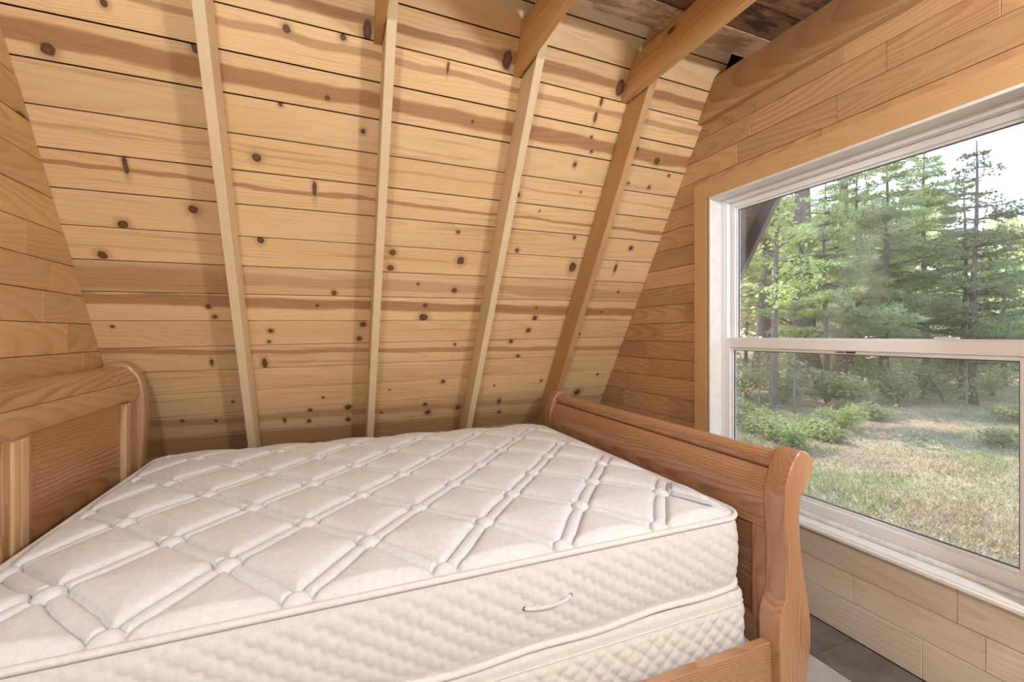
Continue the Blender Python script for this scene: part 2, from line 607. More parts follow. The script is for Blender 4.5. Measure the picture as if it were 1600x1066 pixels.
# knots seen on the sloped boards: (pixel, size in pixels of that zoom, stretch across the board)
KNOTS = [(A(480, 15), 12, 1), (A(220, 228), 21, 1), (A(905, 215), 16, 1.6), (A(1325, 133), 15, 1), (A(1587, 172), 13, 1), (A(1515, 453), 11, 1),
         (A(1297, 482), 9, 1), (A(1187, 730), 18, 1), (A(895, 970), 18, 1), (A(570, 1040), 18, 1), (A(580, 765), 9, 4.0), (A(1455, 872), 9, 4.0),
         (B(110, 607), 11, 1), (B(617, 563), 9, 1), (B(130, 140), 18, 2.2), (B(778, 275), 24, 1.8), (B(503, 312), 6, 4), (B(1167, 635), 8, 1),
         (B(1167, 702), 9, 1), (B(1213, 470), 9, 2.2), (B(1185, 545), 9, 3), (B(1300, 405), 24, 1.6), (B(1380, 690), 9, 1), (B(1470, 745), 20, 1),
         (B(1525, 813), 9, 1), (B(1337, 848), 8, 1), (B(1433, 868), 11, 1), (B(1118, 890), 6, 1), (B(828, 902), 11, 1), (B(927, 977), 6, 1), (B(1090, 762), 10, 1.5),
         (D(473, 143), 17, 1), (D(575, 8), 12, 1), (D(1205, 75), 15, 1), (D(965, 382), 11, 1), (D(995, 430), 9, 1), (D(520, 475), 7, 1), (D(1252, 495), 11, 1),
         (D(1245, 545), 8, 1), (D(1225, 645), 11, 2.4), (D(980, 640), 7, 2.8), (D(1467, 378), 9, 1), (D(1430, 912), 9, 1), (D(1317, 908), 6, 2), (D(1545, 320), 12, 1.2),
         (D(1000, 910), 7, 1), (D(843, 912), 7, 1), (D(1078, 823), 6, 1), (D(1495, 803), 6, 1), (D(1435, 862), 9, 1),
         (E(550, 38), 10, 1), (E(247, 132), 16, 1), (E(238, 203), 16, 1), (E(562, 170), 20, 1), (E(365, 278), 8, 1), (E(533, 307), 14, 1), (E(398, 378), 13, 1),
         (E(390, 432), 22, 1), (E(823, 122), 11, 1), (E(1088, 62), 10, 1), (E(1350, 112), 14, 1), (E(1080, 200), 22, 1.4), (E(1278, 205), 9, 3.2), (E(1290, 315), 8, 1),
         (E(912, 388), 8, 1), (E(905, 435), 14, 1), (E(1215, 407), 9, 1), (E(875, 492), 14, 1), (E(795, 543), 12, 1), (E(827, 612), 10, 1), (E(1110, 510), 8, 1),
         (E(535, 557), 8, 1), (E(110, 465), 14, 1), (E(92, 530), 12, 1), (E(480, 730), 12, 1), (E(718, 748), 6, 1), (E(935, 725), 8, 1), (E(1195, 697), 8, 1),
         (E(233, 768), 5, 1), (E(397, 835), 10, 1), (E(410, 872), 14, 1), (E(195, 873), 7, 1), (E(548, 850), 14, 1), (E(42, 848), 14, 1), (E(42, 905), 12, 1),
         (E(740, 820), 10, 1.6), (E(740, 870), 10, 1), (E(1100, 780), 20, 1), (E(1215, 790), 6, 1)]
# heartwood bands per board, named by the seam above it (index in SEAMS): (centre as fraction of the width from the bottom, rise, half width fraction, strength)
BANDS = {4: [(0.45, -0.004, 0.14, 0.85)],
         5: [(0.62, -0.012, 0.09, 0.6)],
         6: [(0.47, -0.006, 0.22, 0.85)],
         8: [(0.55, 0.0, 0.04, 0.35)],
         9: [(0.52, -0.006, 0.06, 0.75)],
         12: [(0.45, 0.0, 0.40, 0.45)],
         13: [(0.62, -0.004, 0.19, 0.8)],
         15: [(0.62, -0.006, 0.10, 0.65)],
         18: [(0.52, 0.0, 0.16, 0.45)],
         19: [(0.4, 0.0, 0.42, 0.55)]}
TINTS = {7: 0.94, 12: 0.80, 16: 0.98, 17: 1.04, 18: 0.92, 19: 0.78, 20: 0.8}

# ------------------------------------------------------------------ sloped wall
wall_back = put('wall_back', prism_mesh('wall_back', [(XL - 0.16, -0.2), (XW + 0.10, -0.2), (XW + 0.10, 3.75), (XL - 0.16, 3.75)], -0.10, -0.022), None, M['dark_gap'])
wall_back.data.transform(frame_matrix(S_O, Vector((1, 0, 0)), S_UP, S_N))
tag(wall_back, 'sloping pine board wall behind the bed', 'wall', kind='structure')
slope_frame = (S_O, Vector((1, 0, 0)), S_UP, S_N)
kn = []
for (uv, size, st) in KNOTS:
    x, s = on_slope(*uv)
    dist = (Vector((x, 0, CAM_H)) - (S_O + Vector((x, 0, 0)) + S_UP * s)).length
    r = size / 2.961 / FPX * dist * 0.92
    kn.append((x, s, r, r * st))
for i in range(len(SEAMS) - 1):
    (a1, b1), (a0, b0) = SEAMS[i], SEAMS[i + 1]
    gap = 0.0022 if i % 3 else 0.0032
    xl, xr = XL - 0.03, XW + 0.02
    cuts = [(xl, xr)] if i not in (12, 7) else [(xl, -0.418), (-0.418, xr)]
    for ci, (c0, c1) in enumerate(cuts):
        poly = [(c0, a0 + b0 * c0 + gap), (c1, a0 + b0 * c1 + gap), (c1, a1 + b1 * c1 - gap), (c0, a1 + b1 * c0 - gap)]
        cx = (c0 + c1) / 2
        cy = sum(p[1] for p in poly) / 4
        w = a1 - a0
        ks = [(x - cx, s - cy, max(r, 0.006), max(ry, 0.006)) for (x, s, r, ry) in kn
              if c0 < x < c1 and a0 + b0 * x < s < a1 + b1 * x]
        bd = [((f - 0.5) * w, rise, hw * w, stg) for (f, rise, hw, stg) in BANDS.get(i, [])]
        if i == 12 and ci == 1:
            bd = [(-0.01, 0.0, 0.03, 0.4)]
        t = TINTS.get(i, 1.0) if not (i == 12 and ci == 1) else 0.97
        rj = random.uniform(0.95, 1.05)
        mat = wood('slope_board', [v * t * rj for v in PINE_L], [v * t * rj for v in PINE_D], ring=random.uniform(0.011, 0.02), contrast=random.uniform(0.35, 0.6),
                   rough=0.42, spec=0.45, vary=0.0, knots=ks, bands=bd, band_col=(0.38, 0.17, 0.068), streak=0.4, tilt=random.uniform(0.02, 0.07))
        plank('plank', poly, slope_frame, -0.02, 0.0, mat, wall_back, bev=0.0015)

# ------------------------------------------------------------------ rafters and joists
RAFTERS = [(-0.437, 'pale weathered pine rafter on the sloped wall, nearest the headboard', 'rafter', 3.55),
           (0.182, 'straight pale rafter on the sloped wall above the middle of the bed', 'rafter', 3.55),
           (0.798, 'pine rafter rising behind the mattress, between the middle rafter and the one at the footboard', 'rafter', 3.55),
           (1.385, 'orange-brown knotty rafter that comes down behind the footboard, nearest the window', 'rafter_dark', 3.55)]
for (x, lab, mk, top) in RAFTERS:
    L = 3.5
    me = box_mesh('rafter', -L / 2, L / 2, -0.019, 0.019, -0.07, 0.07, 0.003, 2)
    o = put('rafter', me, None, M[mk], frame_matrix(S_O + Vector((x + 0.019, 0, 0)) + S_UP * (0.08 + L / 2) + S_N * 0.0705, S_UP, Vector((1, 0, 0)), -S_N))
    tag(o, lab, 'rafter', 'rafters on the sloped wall')
JOISTS = [(0.147, 'ceiling joist end at the top edge above the middle rafter'),
          (0.755, 'pine ceiling joist meeting the third rafter from the headboard'),
          (1.346, 'knotty orange ceiling joist bolted beside the rafter nearest the window')]
for (x, lab) in JOISTS:
    z0, z1 = 2.375, Z_CEIL - 0.004
    ye0 = Y0 - K * z0 - 0.004
    ye1 = Y0 - K * z1 - 0.004
    yn = Y_FRONT + 0.03
    ym = (ye0 + yn) / 2
    poly = [(yn - ym, z0 - 2.46), (ye0 - ym, z0 - 2.46), (ye1 - ym, z1 - 2.46), (yn - ym, z1 - 2.46)]
    me = prism_mesh('ceiling_joist', poly, -0.0165, 0.0165, 0.002)
    o = put('ceiling_joist', me, None, M['joist'], frame_matrix(Vector((x + 0.0165, ym, 2.46)), Vector((0, 1, 0)), Vector((0, 0, 1)), Vector((1, 0, 0))))
    tag(o, lab, 'joist', 'ceiling joists')
# joist laid flat along the top of the window wall
z0, z1 = 2.357, 2.553
ye0, ye1 = Y0 - K * z0 - 0.002, Y0 - K * z1 - 0.002
ym = (ye0 + Y_FRONT) / 2
poly = [(Y_FRONT + 0.03 - ym, z0 - 2.455), (ye0 - ym, z0 - 2.455), (ye1 - ym, z1 - 2.455), (Y_FRONT + 0.03 - ym, z1 - 2.455)]
o = put('wall_joist', prism_mesh('wall_joist', poly, -0.017, 0.017, 0.002), None, M['wall'],
        frame_matrix(Vector((XW - 0.018, ym, 2.455)), Vector((0, 1, 0)), Vector((0, 0, 1)), Vector((1, 0, 0))))
tag(o, 'long brown joist fixed along the top of the window wall', 'joist')

# ------------------------------------------------------------------ ceiling of rough boards
ceiling = put('ceiling', box_mesh('ceiling', XL - 0.15, XW + 0.10, Y_FRONT - 0.1, 1.50, Z_CEIL + 0.028, Z_CEIL + 0.10), None, M['dark_gap'])
tag(ceiling, 'rough dark board ceiling over the joists', 'ceiling', kind='structure')
y = 1.56
i = 0
ceil_frame = (Vector((0, 0, Z_CEIL)), Vector((1, 0, 0)), Vector((0, -1, 0)), Vector((0, 0, -1)))
while y > Y_FRONT:
    w = 0.135 + 0.02 * ((i * 7) % 3) / 3
    mk = 'ceiling_pale' if i in (0, 4, 7) else 'ceiling'
    plank('plank', [(XL - 0.01, -y), (XW - 0.002, -y), (XW - 0.002, -(y - w + 0.004)), (XL - 0.01, -(y - w + 0.004))], ceil_frame, -0.026, 0.0 - 0.003 * (i % 2), M[mk], ceiling, 0.002)
    y -= w
    i += 1
roof = put('light_stop_slab', box_mesh('light_stop_slab', XL - 0.15, XW + 0.10, 0.9, 2.2, 2.88, 2.92), None, M['dark_gap'])  # slab added to keep sky light from leaking in over the ceiling
tag(roof, 'dark slab added above the ceiling gap to stop sky light', 'deck', kind='structure')

# ------------------------------------------------------------------ window wall
WY0, WY1 = 0.59, 1.805       # opening
WZ0, WZ1 = 0.395, 1.940
bm = bmesh.new()
def add_box(bm, x0, x1, y0, y1, z0, z1):
    r = bmesh.ops.create_cube(bm, size=1.0)
    for v in r['verts']:
        v.co = Vector(((x0 + x1) / 2 + v.co.x * (x1 - x0), (y0 + y1) / 2 + v.co.y * (y1 - y0), (z0 + z1) / 2 + v.co.z * (z1 - z0)))
bx0, bx1 = XW + 0.019, XW + 0.13
add_box(bm, bx0, bx1, WY1 + 0.002, 3.4, -0.1, 2.95)
add_box(bm, bx0, bx1, Y_FRONT - 0.1, WY0 - 0.002, -0.1, 2.95)
add_box(bm, bx0, bx1, WY0 - 0.002, WY1 + 0.002, -0.1, WZ0 - 0.002)
add_box(bm, bx0, bx1, WY0 - 0.002, WY1 + 0.002, WZ1 + 0.002, 2.95)
me = bpy.data.meshes.new('wall_right')
bm.to_mesh(me)
bm.free()
wall_right = put('wall_right', me, None, M['dark_gap'])
tag(wall_right, 'pine board gable wall with the window', 'wall', kind='structure')
win_frame = (Vector((XW, 0, 0)), Vector((0, -1, 0)), Vector((0, 0, 1)), Vector((-1, 0, 0)))
zs = [0.001, 0.141, 0.252, 0.365, 0.478, 0.589, 0.70, 0.82, 0.936, 1.047, 1.158, 1.270, 1.381, 1.492, 1.603, 1.716, 1.830, 1.945, 2.062, 2.174, 2.285, 2.397, 2.55]
rs = random.Random(5)
for i in range(len(zs) - 1):
    z0, z1 = zs[i] + 0.0012, zs[i + 1] - 0.0012
    slope_y = lambda z: Y0 - K * z - 0.001
    if z1 < WZ0 - 0.0:
        spans = [(Y_FRONT, None)]
    elif z0 > WZ1 + 0.001:
        spans = [(Y_FRONT, None)]
    elif z1 > WZ1:
        spans = [(1.862, None), (Y_FRONT, WY0 - 0.05)]
    else:
        spans = [(WY1 + 0.02, None), (Y_FRONT, WY0 - 0.03)]
    for (s0, s1) in spans:
        end = slope_y((z0 + z1) / 2) if s1 is None else s1
        joints = [s0]
        q = end - rs.uniform(0.12, 0.5)
        while q > s0 + 0.12:
            joints.insert(1, q)
            q -= rs.uniform(0.28, 0.75)
        joints.append(end)
        for k in range(len(joints) - 1):
            y0_, y1_ = joints[k] + 0.0006, joints[k + 1] - 0.0006
            if k == len(joints) - 2 and s1 is None:
                poly = [(y0_, z0), (slope_y(z0), z0), (slope_y(z1), z1), (y0_, z1)]
            else:
                poly = [(y0_, z0), (y1_, z0), (y1_, z1), (y0_, z1)]
            poly = [(-p_[0], p_[1]) for p_ in poly]
            plank('plank', poly, win_frame, -0.018, -0.0012 * ((i + k) % 2), M['wall_lit' if z1 < WZ0 else 'wall'], wall_right, 0.0012)

# casing boards round the window
trim = empty('trim_1', (XW - 0.01, 1.86, WZ0))
tag(trim, 'pale pine casing boards round the window', 'casing', kind='structure')
inv = Matrix.Translation(-Vector(trim.location))
def child_box(name, parent, *a, **k):
    o = box(name, *a, parent=parent, **k)
    o.matrix_basis = Matrix.Translation(-Vector(parent.location)) @ o.matrix_basis
    return o
child_box('casing_board', trim, XW - 0.0195, XW - 0.0003, 1.817, 1.906, 0.02, WZ1, M['casing'], bev=0.0015, grain='z')
child_box('casing_board', trim, XW - 0.0195, XW - 0.0003, 0.42, 1.906, WZ1, 2.026, M['casing'], bev=0.0015, grain='y')
child_box('casing_board', trim, XW - 0.0195, XW - 0.0003, 0.49, 0.578, 0.02, WZ1, M['casing'], bev=0.0015, grain='z')

# ------------------------------------------------------------------ window
win = empty('window_1', (XW + 0.05, (WY0 + WY1) / 2, WZ0))
tag(win, 'white double-hung window with lower insect screen', 'window', kind='structure')
WX = XW - 0.0195            # inner edge of the jamb return
FX = 1.953                  # vinyl frame starts
def wbox(name, x0, x1, y0, y1, z0, z1, mat, bev=0.002, grain=None, parent=win):
    o = box(name, x0, x1, y0, y1, z0, z1, M[mat], None, bev, grain)
    m = o.matrix_basis.copy()
    o.parent = parent
    base = Vector(win.location)
    o.matrix_basis = Matrix.Translation(-base) @ m
    return o
# painted jamb returns
wbox('jamb', WX, FX + 0.07, WY1 - 0.012, WY1, WZ0, WZ1, 'paint')
wbox('jamb', WX, FX + 0.07, WY0, WY0 + 0.012, WZ0, WZ1, 'paint')
wbox('head_jamb', WX, FX + 0.07, WY0 + 0.012, WY1 - 0.012, WZ1 - 0.012, WZ1, 'paint')
# sill: lining board, rounded bead
wbox('sill', WX - 0.004, FX + 0.07, WY0, WY1, WZ0 - 0.014, WZ0 + 0.004, 'paint')
wbox('sill_edge', WX - 0.016, WX - 0.004, WY0 - 0.02, WY1 + 0.01, WZ0 - 0.016, WZ0 - 0.004, 'paint', 0.001)
o = put('sill_bead', tube_mesh('sill_bead', [(FX - 0.02 - win.location.x, yy - win.location.y, WZ0 + 0.013 - win.location.z) for yy in np.linspace(WY0 + 0.014, WY1 - 0.014, 12)], 0.0115, 10), win, M['bead'])
# vinyl frame
fy0, fy1, fz0, fz1 = WY0 + 0.012, WY1 - 0.012, WZ0 + 0.004, WZ1 - 0.012
wbox('frame_side', FX, FX + 0.075, fy1 - 0.022, fy1, fz0, fz1, 'vinyl')
wbox('frame_side', FX, FX + 0.075, fy0, fy0 + 0.022, fz0, fz1, 'vinyl')
wbox('frame_head', FX, FX + 0.075, fy0 + 0.022, fy1 - 0.022, fz1 - 0.02, fz1, 'vinyl')
wbox('frame_track', FX + 0.004, FX + 0.03, fy1 - 0.034, fy1 - 0.022, 1.176, fz1 - 0.02, 'vinyl', 0.003)
wbox('frame_track', FX + 0.004, FX + 0.03, fy0 + 0.022, fy0 + 0.034, 1.176, fz1 - 0.02, 'vinyl', 0.003)
wbox('frame_sill', FX, FX + 0.075, fy0 + 0.022, fy1 - 0.022, fz0, fz0 + 0.012, 'vinyl')
def sash(name, x0, x1, y0, y1, z0, z1, st, top, bot, lip=0.010):
    s = empty(name, (0, 0, 0))
    s.parent = win
    s.matrix_basis = Matrix.Identity(4)
    wbox('stile', x0, x1, y1 - st, y1, z0, z1, 'vinyl', 0.003, parent=s)
    wbox('stile', x0, x1, y0, y0 + st, z0, z1, 'vinyl', 0.003, parent=s)
    wbox('top_rail', x0, x1, y0 + st, y1 - st, z1 - top, z1, 'vinyl', 0.003, parent=s)
    wbox('bottom_rail', x0, x1, y0 + st, y1 - st, z0, z0 + bot, 'vinyl', 0.003, parent=s)
    gy0, gy1, gz0, gz1 = y0 + st, y1 - st, z0 + bot, z1 - top
    xm = (x0 + x1) / 2
    # stepped glazing bead and gasket
    for (q0, q1, e0, e1) in ((gy1 - lip, gy1, gz0, gz1), (gy0, gy0 + lip, gz0, gz1), (gy0 + lip, gy1 - lip, gz1 - lip, gz1), (gy0 + lip, gy1 - lip, gz0, gz0 + lip)):
        wbox('glazing_bead', x0 + 0.009, xm + 0.012, q0, q1, e0, e1, 'vinyl', 0.002, parent=s)
    g = 0.003
    for (q0, q1, e0, e1) in ((gy1 - lip - g, gy1 - lip, gz0 + lip, gz1 - lip), (gy0 + lip, gy0 + lip + g, gz0 + lip, gz1 - lip),
                             (gy0 + lip, gy1 - lip, gz1 - lip - g, gz1 - lip), (gy0 + lip, gy1 - lip, gz0 + lip, gz0 + lip + g)):
        wbox('gasket', xm - 0.003, xm + 0.004, q0, q1, e0, e1, 'rubber', 0.0, parent=s)
    return s, (xm, gy0 + lip, gy1 - lip, gz0 + lip, gz1 - lip)

# glass: clear with a faint sheen and a little dust
T = NT('window_glass')
tc = T.n('ShaderNodeTexCoord')
tr = T.n('ShaderNodeBsdfTransparent')
gl = T.n('ShaderNodeBsdfGlossy')
gl.inputs['Roughness'].default_value = 0.02
df = T.n('ShaderNodeBsdfDiffuse')
df.inputs['Color'].default_value = (0.8, 0.86, 0.92, 1)
fr = T.n('ShaderNodeFresnel')
fr.inputs['IOR'].default_value = 1.45
m1 = T.n('ShaderNodeMixShader')
T.l(T.math('MULTIPLY', fr.outputs[0], 0.8), m1.inputs[0])
T.l(tr.outputs[0], m1.inputs[1])
T.l(gl.outputs[0], m1.inputs[2])
dn = T.noise(T.vmath('MULTIPLY', tc.outputs['Object'], (1.0, 3.0, 1.4)), 1.6, 4.0, 0.6)
m2 = T.n('ShaderNodeMixShader')
T.l(T.smooth(dn, 0.40, 0.72, 0.03, 0.13), m2.inputs[0])
T.l(m1.outputs[0], m2.inputs[1])
T.l(df.outputs[0], m2.inputs[2])
T.l(m2.outputs[0], T.out.inputs[0])
M['glass'] = T.m
# insect screen: fine grey mesh seen as a veil
T = NT('insect_screen')
tr = T.n('ShaderNodeBsdfTransparent')
df = T.n('ShaderNodeBsdfDiffuse')
df.inputs['Color'].default_value = (0.30, 0.30, 0.30, 1)
m1 = T.n('ShaderNodeMixShader')
m1.inputs[0].default_value = 0.20
T.l(tr.outputs[0], m1.inputs[1])
T.l(df.outputs[0], m1.inputs[2])
T.l(m1.outputs[0], T.out.inputs[0])
M['screen'] = T.m

UX = FX + 0.034
s_up, gu = sash('upper_sash', UX, UX + 0.036, fy0 + 0.022, fy1 - 0.022, 1.115, fz1 - 0.02, 0.036, 0.030, 0.055)
s_lo, gl_ = sash('lower_sash', FX + 0.001, FX + 0.035, fy0 + 0.006, fy1 - 0.006, fz0 + 0.012, 1.178, 0.050, 0.046, 0.048, lip=0.014)
for s_, g_ in ((s_up, gu), (s_lo, gl_)):
    wbox('glass_pane', g_[0] - 0.002, g_[0] + 0.002, g_[1], g_[2], g_[3], g_[4], 'glass', 0.0, parent=s_)
# bright weather strip on the meeting rail, two sash locks, printed sticker
wbox('weather_strip', FX + 0.006, FX + 0.034, fy0 + 0.03, fy1 - 0.03, 1.178, 1.184, 'vinyl', 0.002, parent=s_lo)
for yy in (1.60, 0.85):
    wbox('sash_lock', FX + 0.006, FX + 0.030, yy - 0.032, yy + 0.032, 1.184, 1.191, 'vinyl', 0.003, parent=s_lo)
p = on_x(1304, 554, FX + 0.004)
lz = gl_[4] + 0.008
for (a_, b_) in ((-0.003, 0.0), (0.004, 0.034)):
    wbox('printed_mark', FX + 0.0085, FX + 0.0095, p.y - b_, p.y - a_, lz - 0.002, lz + 0.002, 'ink', 0.0, parent=s_lo)
for k in range(9):
    yy = p.y - 0.040 - k * 0.0042
    wbox('printed_mark', FX + 0.0085, FX + 0.0095, yy - 0.003, yy, lz - 0.0035, lz + 0.0035, 'ink', 0.0, parent=s_lo)
wbox('insect_screen', FX + 0.058, FX + 0.0585, fy0 + 0.024, fy1 - 0.024, fz0 + 0.014, 1.15, 'screen', 0.0)
wbox('screen_frame', FX + 0.052, FX + 0.066, fy0 + 0.022, fy1 - 0.022, 1.135, 1.152, 'vinyl', 0.002)

# ------------------------------------------------------------------ left wall
wall_left = put('wall_left', box_mesh('wall_left', XL - 0.15, XL - 0.019, Y_FRONT - 0.1, 3.4, -0.1, 2.95), None, M['dark_gap'])
tag(wall_left, 'pine board wall behind the headboard', 'wall', kind='structure')
left_frame = (Vector((XL, 0, 0)), Vector((0, 1, 0)), Vector((0, 0, 1)), Vector((1, 0, 0)))
M['wall_left'] = wood('left_wall_pine', (0.66, 0.42, 0.20), (0.50, 0.27, 0.105), ring=0.018, contrast=0.65, vary=0.22, random_knots=0.02, tilt=0.10)
zs = [2.565, 2.447, 2.326, 2.205, 2.085, 1.963, 1.845, 1.727, 1.606, 1.484, 1.366, 1.246, 1.123, 1.003, 0.883, 0.762, 0.642, 0.522, 0.402, 0.282, 0.162, 0.006]
rs = random.Random(11)
for i in range(len(zs) - 1):
    z1, z0 = zs[i] - 0.0012, zs[i + 1] + 0.0012
    ends = Y0 - K * (z0 + z1) / 2
    joints = [ends]
    q = ends - rs.uniform(0.12, 0.6)
    while q > Y_FRONT + 0.15:
        joints.append(q)
        q -= rs.uniform(0.3, 0.7)
    joints.append(Y_FRONT)
    for k in range(len(joints) - 1):
        y1_, y0_ = joints[k] - 0.0006, joints[k + 1] + 0.0006
        if k == 0:
            poly = [(y0_, z0), (Y0 - K * z0, z0), (Y0 - K * z1, z1), (y0_, z1)]
        else:
            poly = [(y0_, z0), (y1_, z0), (y1_, z1), (y0_, z1)]
        plank('plank', poly, left_frame, -0.018, -0.0012 * ((i + k) % 2), M['wall_left'], wall_left, 0.0012)

wall_front = put('wall_front', box_mesh('wall_front', XL - 0.15, XW + 0.12, Y_FRONT - 0.08, Y_FRONT, -0.1, 2.6), None, M['plaster'])
tag(wall_front, 'plain painted partition behind the viewer', 'wall', kind='structure')

# ------------------------------------------------------------------ floor of vinyl tiles
floor = put('floor', box_mesh('floor', XL - 0.15, XW + 0.12, Y_FRONT - 0.1, 3.42, -0.12, -0.004), None, M['dark_gap'])
tag(floor, 'grey stone-look tiled floor', 'floor', kind='structure')
tile_frame = (Vector((0, 0, 0)), Vector((1, 0, 0)), Vector((0, 1, 0)), Vector((0, 0, 1)))
ty = [-3.4 + 0.3 * k for k in range(25)]
ty = [v - (ty[15] - 1.105) for v in ty]
tx = [1.66 + 0.305 * k for k in range(-9, 2)]
for i in range(len(tx) - 1):
    for j in range(len(ty) - 1):
        x0, x1 = max(tx[i], XL), min(tx[i + 1], XW)
        y0_, y1_ = max(ty[j], Y_FRONT), min(ty[j + 1], 3.27)
        if x1 - x0 < 0.02 or y1_ - y0_ < 0.02:
            continue
        pale = (i + j) % 2 == 0 and not (x0 > 1.6) or (x0 < 1.66 and y0_ < 1.2)
        plank('tile', [(x0 + .0012, y0_ + .0012), (x1 - .0012, y0_ + .0012), (x1 - .0012, y1_ - .0012), (x0 + .0012, y1_ - .0012)], tile_frame, -0.004, 0.0,
              M['tile_pale' if pale else 'tile_dark'], floor, 0.0008)

# ------------------------------------------------------------------ bed frame
bed = empty('sleigh_bed', (0.25, 1.8, 0))
tag(bed, 'varnished pine sleigh bed with scrolled headboard and footboard', 'bed')
BEDO = Vector(bed.location)
def reparent(o, parent, root):
    m = o.matrix_basis.copy()
    o.parent = parent
    o.matrix_basis = Matrix.Translation(-root) @ m
    return o
footboard = empty('footboard', (0, 0, 0)); footboard.parent = bed
headboard = empty('headboard', (0, 0, 0)); headboard.parent = bed
inner = [(1.292, 0.004), (1.280, 0.10), (1.274, 0.22), (1.273, 0.305), (1.284, 0.345), (1.301, 0.385), (1.303, 0.46), (1.300, 0.55), (1.294, 0.64), (1.295, 0.70), (1.313, 0.758), (1.338, 0.806)]
outer = [(1.362, 0.830), (1.390, 0.829), (1.416, 0.812), (1.427, 0.785), (1.420, 0.752), (1.396, 0.722), (1.374, 0.690), (1.363, 0.642), (1.366, 0.55), (1.380, 0.46), (1.400, 0.36), (1.414, 0.28), (1.414, 0.20), (1.400, 0.12), (1.384, 0.06), (1.376, 0.004)]
prof = smooth_curve(inner + outer, 4) 
FY0, FY1 = 0.945, 2.624
def post(y0, y1):
    o = extrude_profile('footboard_post', prof, y0, y1, M['foot'], None, bev=0.008, grain_y=False)
    return reparent(o, footboard, BEDO)
post(FY0, FY0 + 0.078)
post(FY1 - 0.078, FY1)
py0, py1 = FY0 + 0.078, FY1 - 0.078
# scrolled top rail, cove board, recessed panels with stiles
rail = [(1.374 + 0.034 * math.cos(a), 0.778 + 0.034 * math.sin(a)) for a in np.linspace(0, 2 * math.pi, 28, endpoint=False)]
reparent(extrude_profile('scroll_rail', rail, py0, py1, M['foot'], None), footboard, BEDO)
cove = smooth_curve([(1.306, 0.600), (1.302, 0.65), (1.305, 0.69), (1.318, 0.728), (1.338, 0.756)], 5) + [(1.372, 0.748), (1.356, 0.70), (1.348, 0.60)]
reparent(extrude_profile('cove_board', cove, py0, py1, M['foot'], None), footboard, BEDO)
reparent(box('panel_rail', 1.306, 1.346, py0, py1, 0.565, 0.5995, M['foot'], None, 0.003, 'y'), footboard, BEDO)
reparent(box('panel_rail', 1.306, 1.346, py0, py1, 0.16, 0.25, M['foot'], None, 0.003, 'y'), footboard, BEDO)
st = [(py0, py0 + 0.05), (1.735, 1.805), (py1 - 0.05, py1)]
for a_, b_ in st:
    reparent(box('stile', 1.306, 1.346, a_, b_, 0.25, 0.565, M['foot'], None, 0.003, 'z'), footboard, BEDO)
for a_, b_ in ((st[0][1], st[1][0]), (st[1][1], st[2][0])):
    reparent(box('panel', 1.322, 1.338, a_, b_, 0.25, 0.565, M['foot_panel_shaded'], None, 0.0, 'y'), footboard, BEDO)
# headboard: inner face looks at +X, the top rolls back to the wall
h_in = [(-0.845, 0.004), (-0.835, 0.15), (-0.822, 0.30), (-0.835, 0.42), (-0.838, 0.60), (-0.832, 0.70), (-0.827, 0.83), (-0.833, 0.94), (-0.850, 1.01), (-0.878, 1.052), (-0.915, 1.072)]
h_out = [(-0.955, 1.070), (-0.985, 1.052), (-0.996, 1.025), (-0.985, 0.995), (-0.955, 0.965), (-0.920, 0.92), (-0.908, 0.84), (-0.905, 0.70), (-0.915, 0.50), (-0.935, 0.35), (-0.945, 0.22), (-0.935, 0.10), (-0.920, 0.004)]
hprof = smooth_curve(h_in + h_out, 4)
for (a_, b_) in ((0.945, 1.02), (2.565, 2.64)):
    reparent(extrude_profile('headboard_post', hprof, a_, b_, M['bed'], None, bev=0.010, grain_y=False), headboard, BEDO)
hy0, hy1 = 1.02, 2.565
hrail = smooth_curve([(-0.848, 0.985), (-0.860, 1.008), (-0.885, 1.038), (-0.915, 1.053), (-0.95, 1.052), (-0.972, 1.034), (-0.975, 1.012), (-0.958, 0.992)], 4) + [(-0.93, 0.984)]
reparent(extrude_profile('scroll_rail', hrail, hy0, hy1, M['bed'], None), headboard, BEDO)
hc = smooth_curve([(-0.846, 0.905), (-0.842, 0.93), (-0.843, 0.955), (-0.849, 0.983)], 4) + [(-0.90, 0.983), (-0.89, 0.905)]
reparent(extrude_profile('cove_board', hc, hy0, hy1, M['bed'], None), headboard, BEDO)
reparent(box('panel', -0.882, -0.868, hy0 + 0.03, hy1 - 0.03, 0.30, 0.905, M['bed_panel'], None, 0.0, 'y'), headboard, BEDO)
for a_, b_ in ((1.02, 1.075), (1.66, 1.79), (2.475, 2.565)):
    reparent(box('stile', -0.886, -0.852, a_, b_, 0.30, 0.905, M['bed'], None, 0.002, 'z'), headboard, BEDO)
for a_, b_ in ((1.692, 1.725), (1.728, 1.768), (2.425, 2.474)):
    o = reparent(box('moulding', -0.870, -0.846, a_, b_, 0.32, 0.895, M['bed_pale'], None, 0.006, 'z'), headboard, BEDO)
# side rails and slats
for (a_, b_) in ((0.975, 1.005), (2.592, 2.622)):
    reparent(box('side_rail', -0.835, 1.283, a_, b_, 0.09, 0.235, M['foot'], None, 0.004), bed, BEDO)
for (a_, b_) in ((1.005, 1.03), (2.567, 2.592)):
    reparent(box('cleat', -0.80, 1.25, a_, b_, 0.125, 0.155, M['bed'], None, 0.002), bed, BEDO)
for k in range(8):
    x = -0.70 + k * 0.26
    reparent(box('slat', x - 0.04, x + 0.04, 1.007, 2.590, 0.156, 0.174, M['rafter'], None, 0.002, 'y'), bed, BEDO)

# ------------------------------------------------------------------ mattress and box spring
MX0, MX1, MY0, MY1 = -0.775, 1.243, 1.048, 2.585
MZ0, MZ1 = 0.384, 0.612


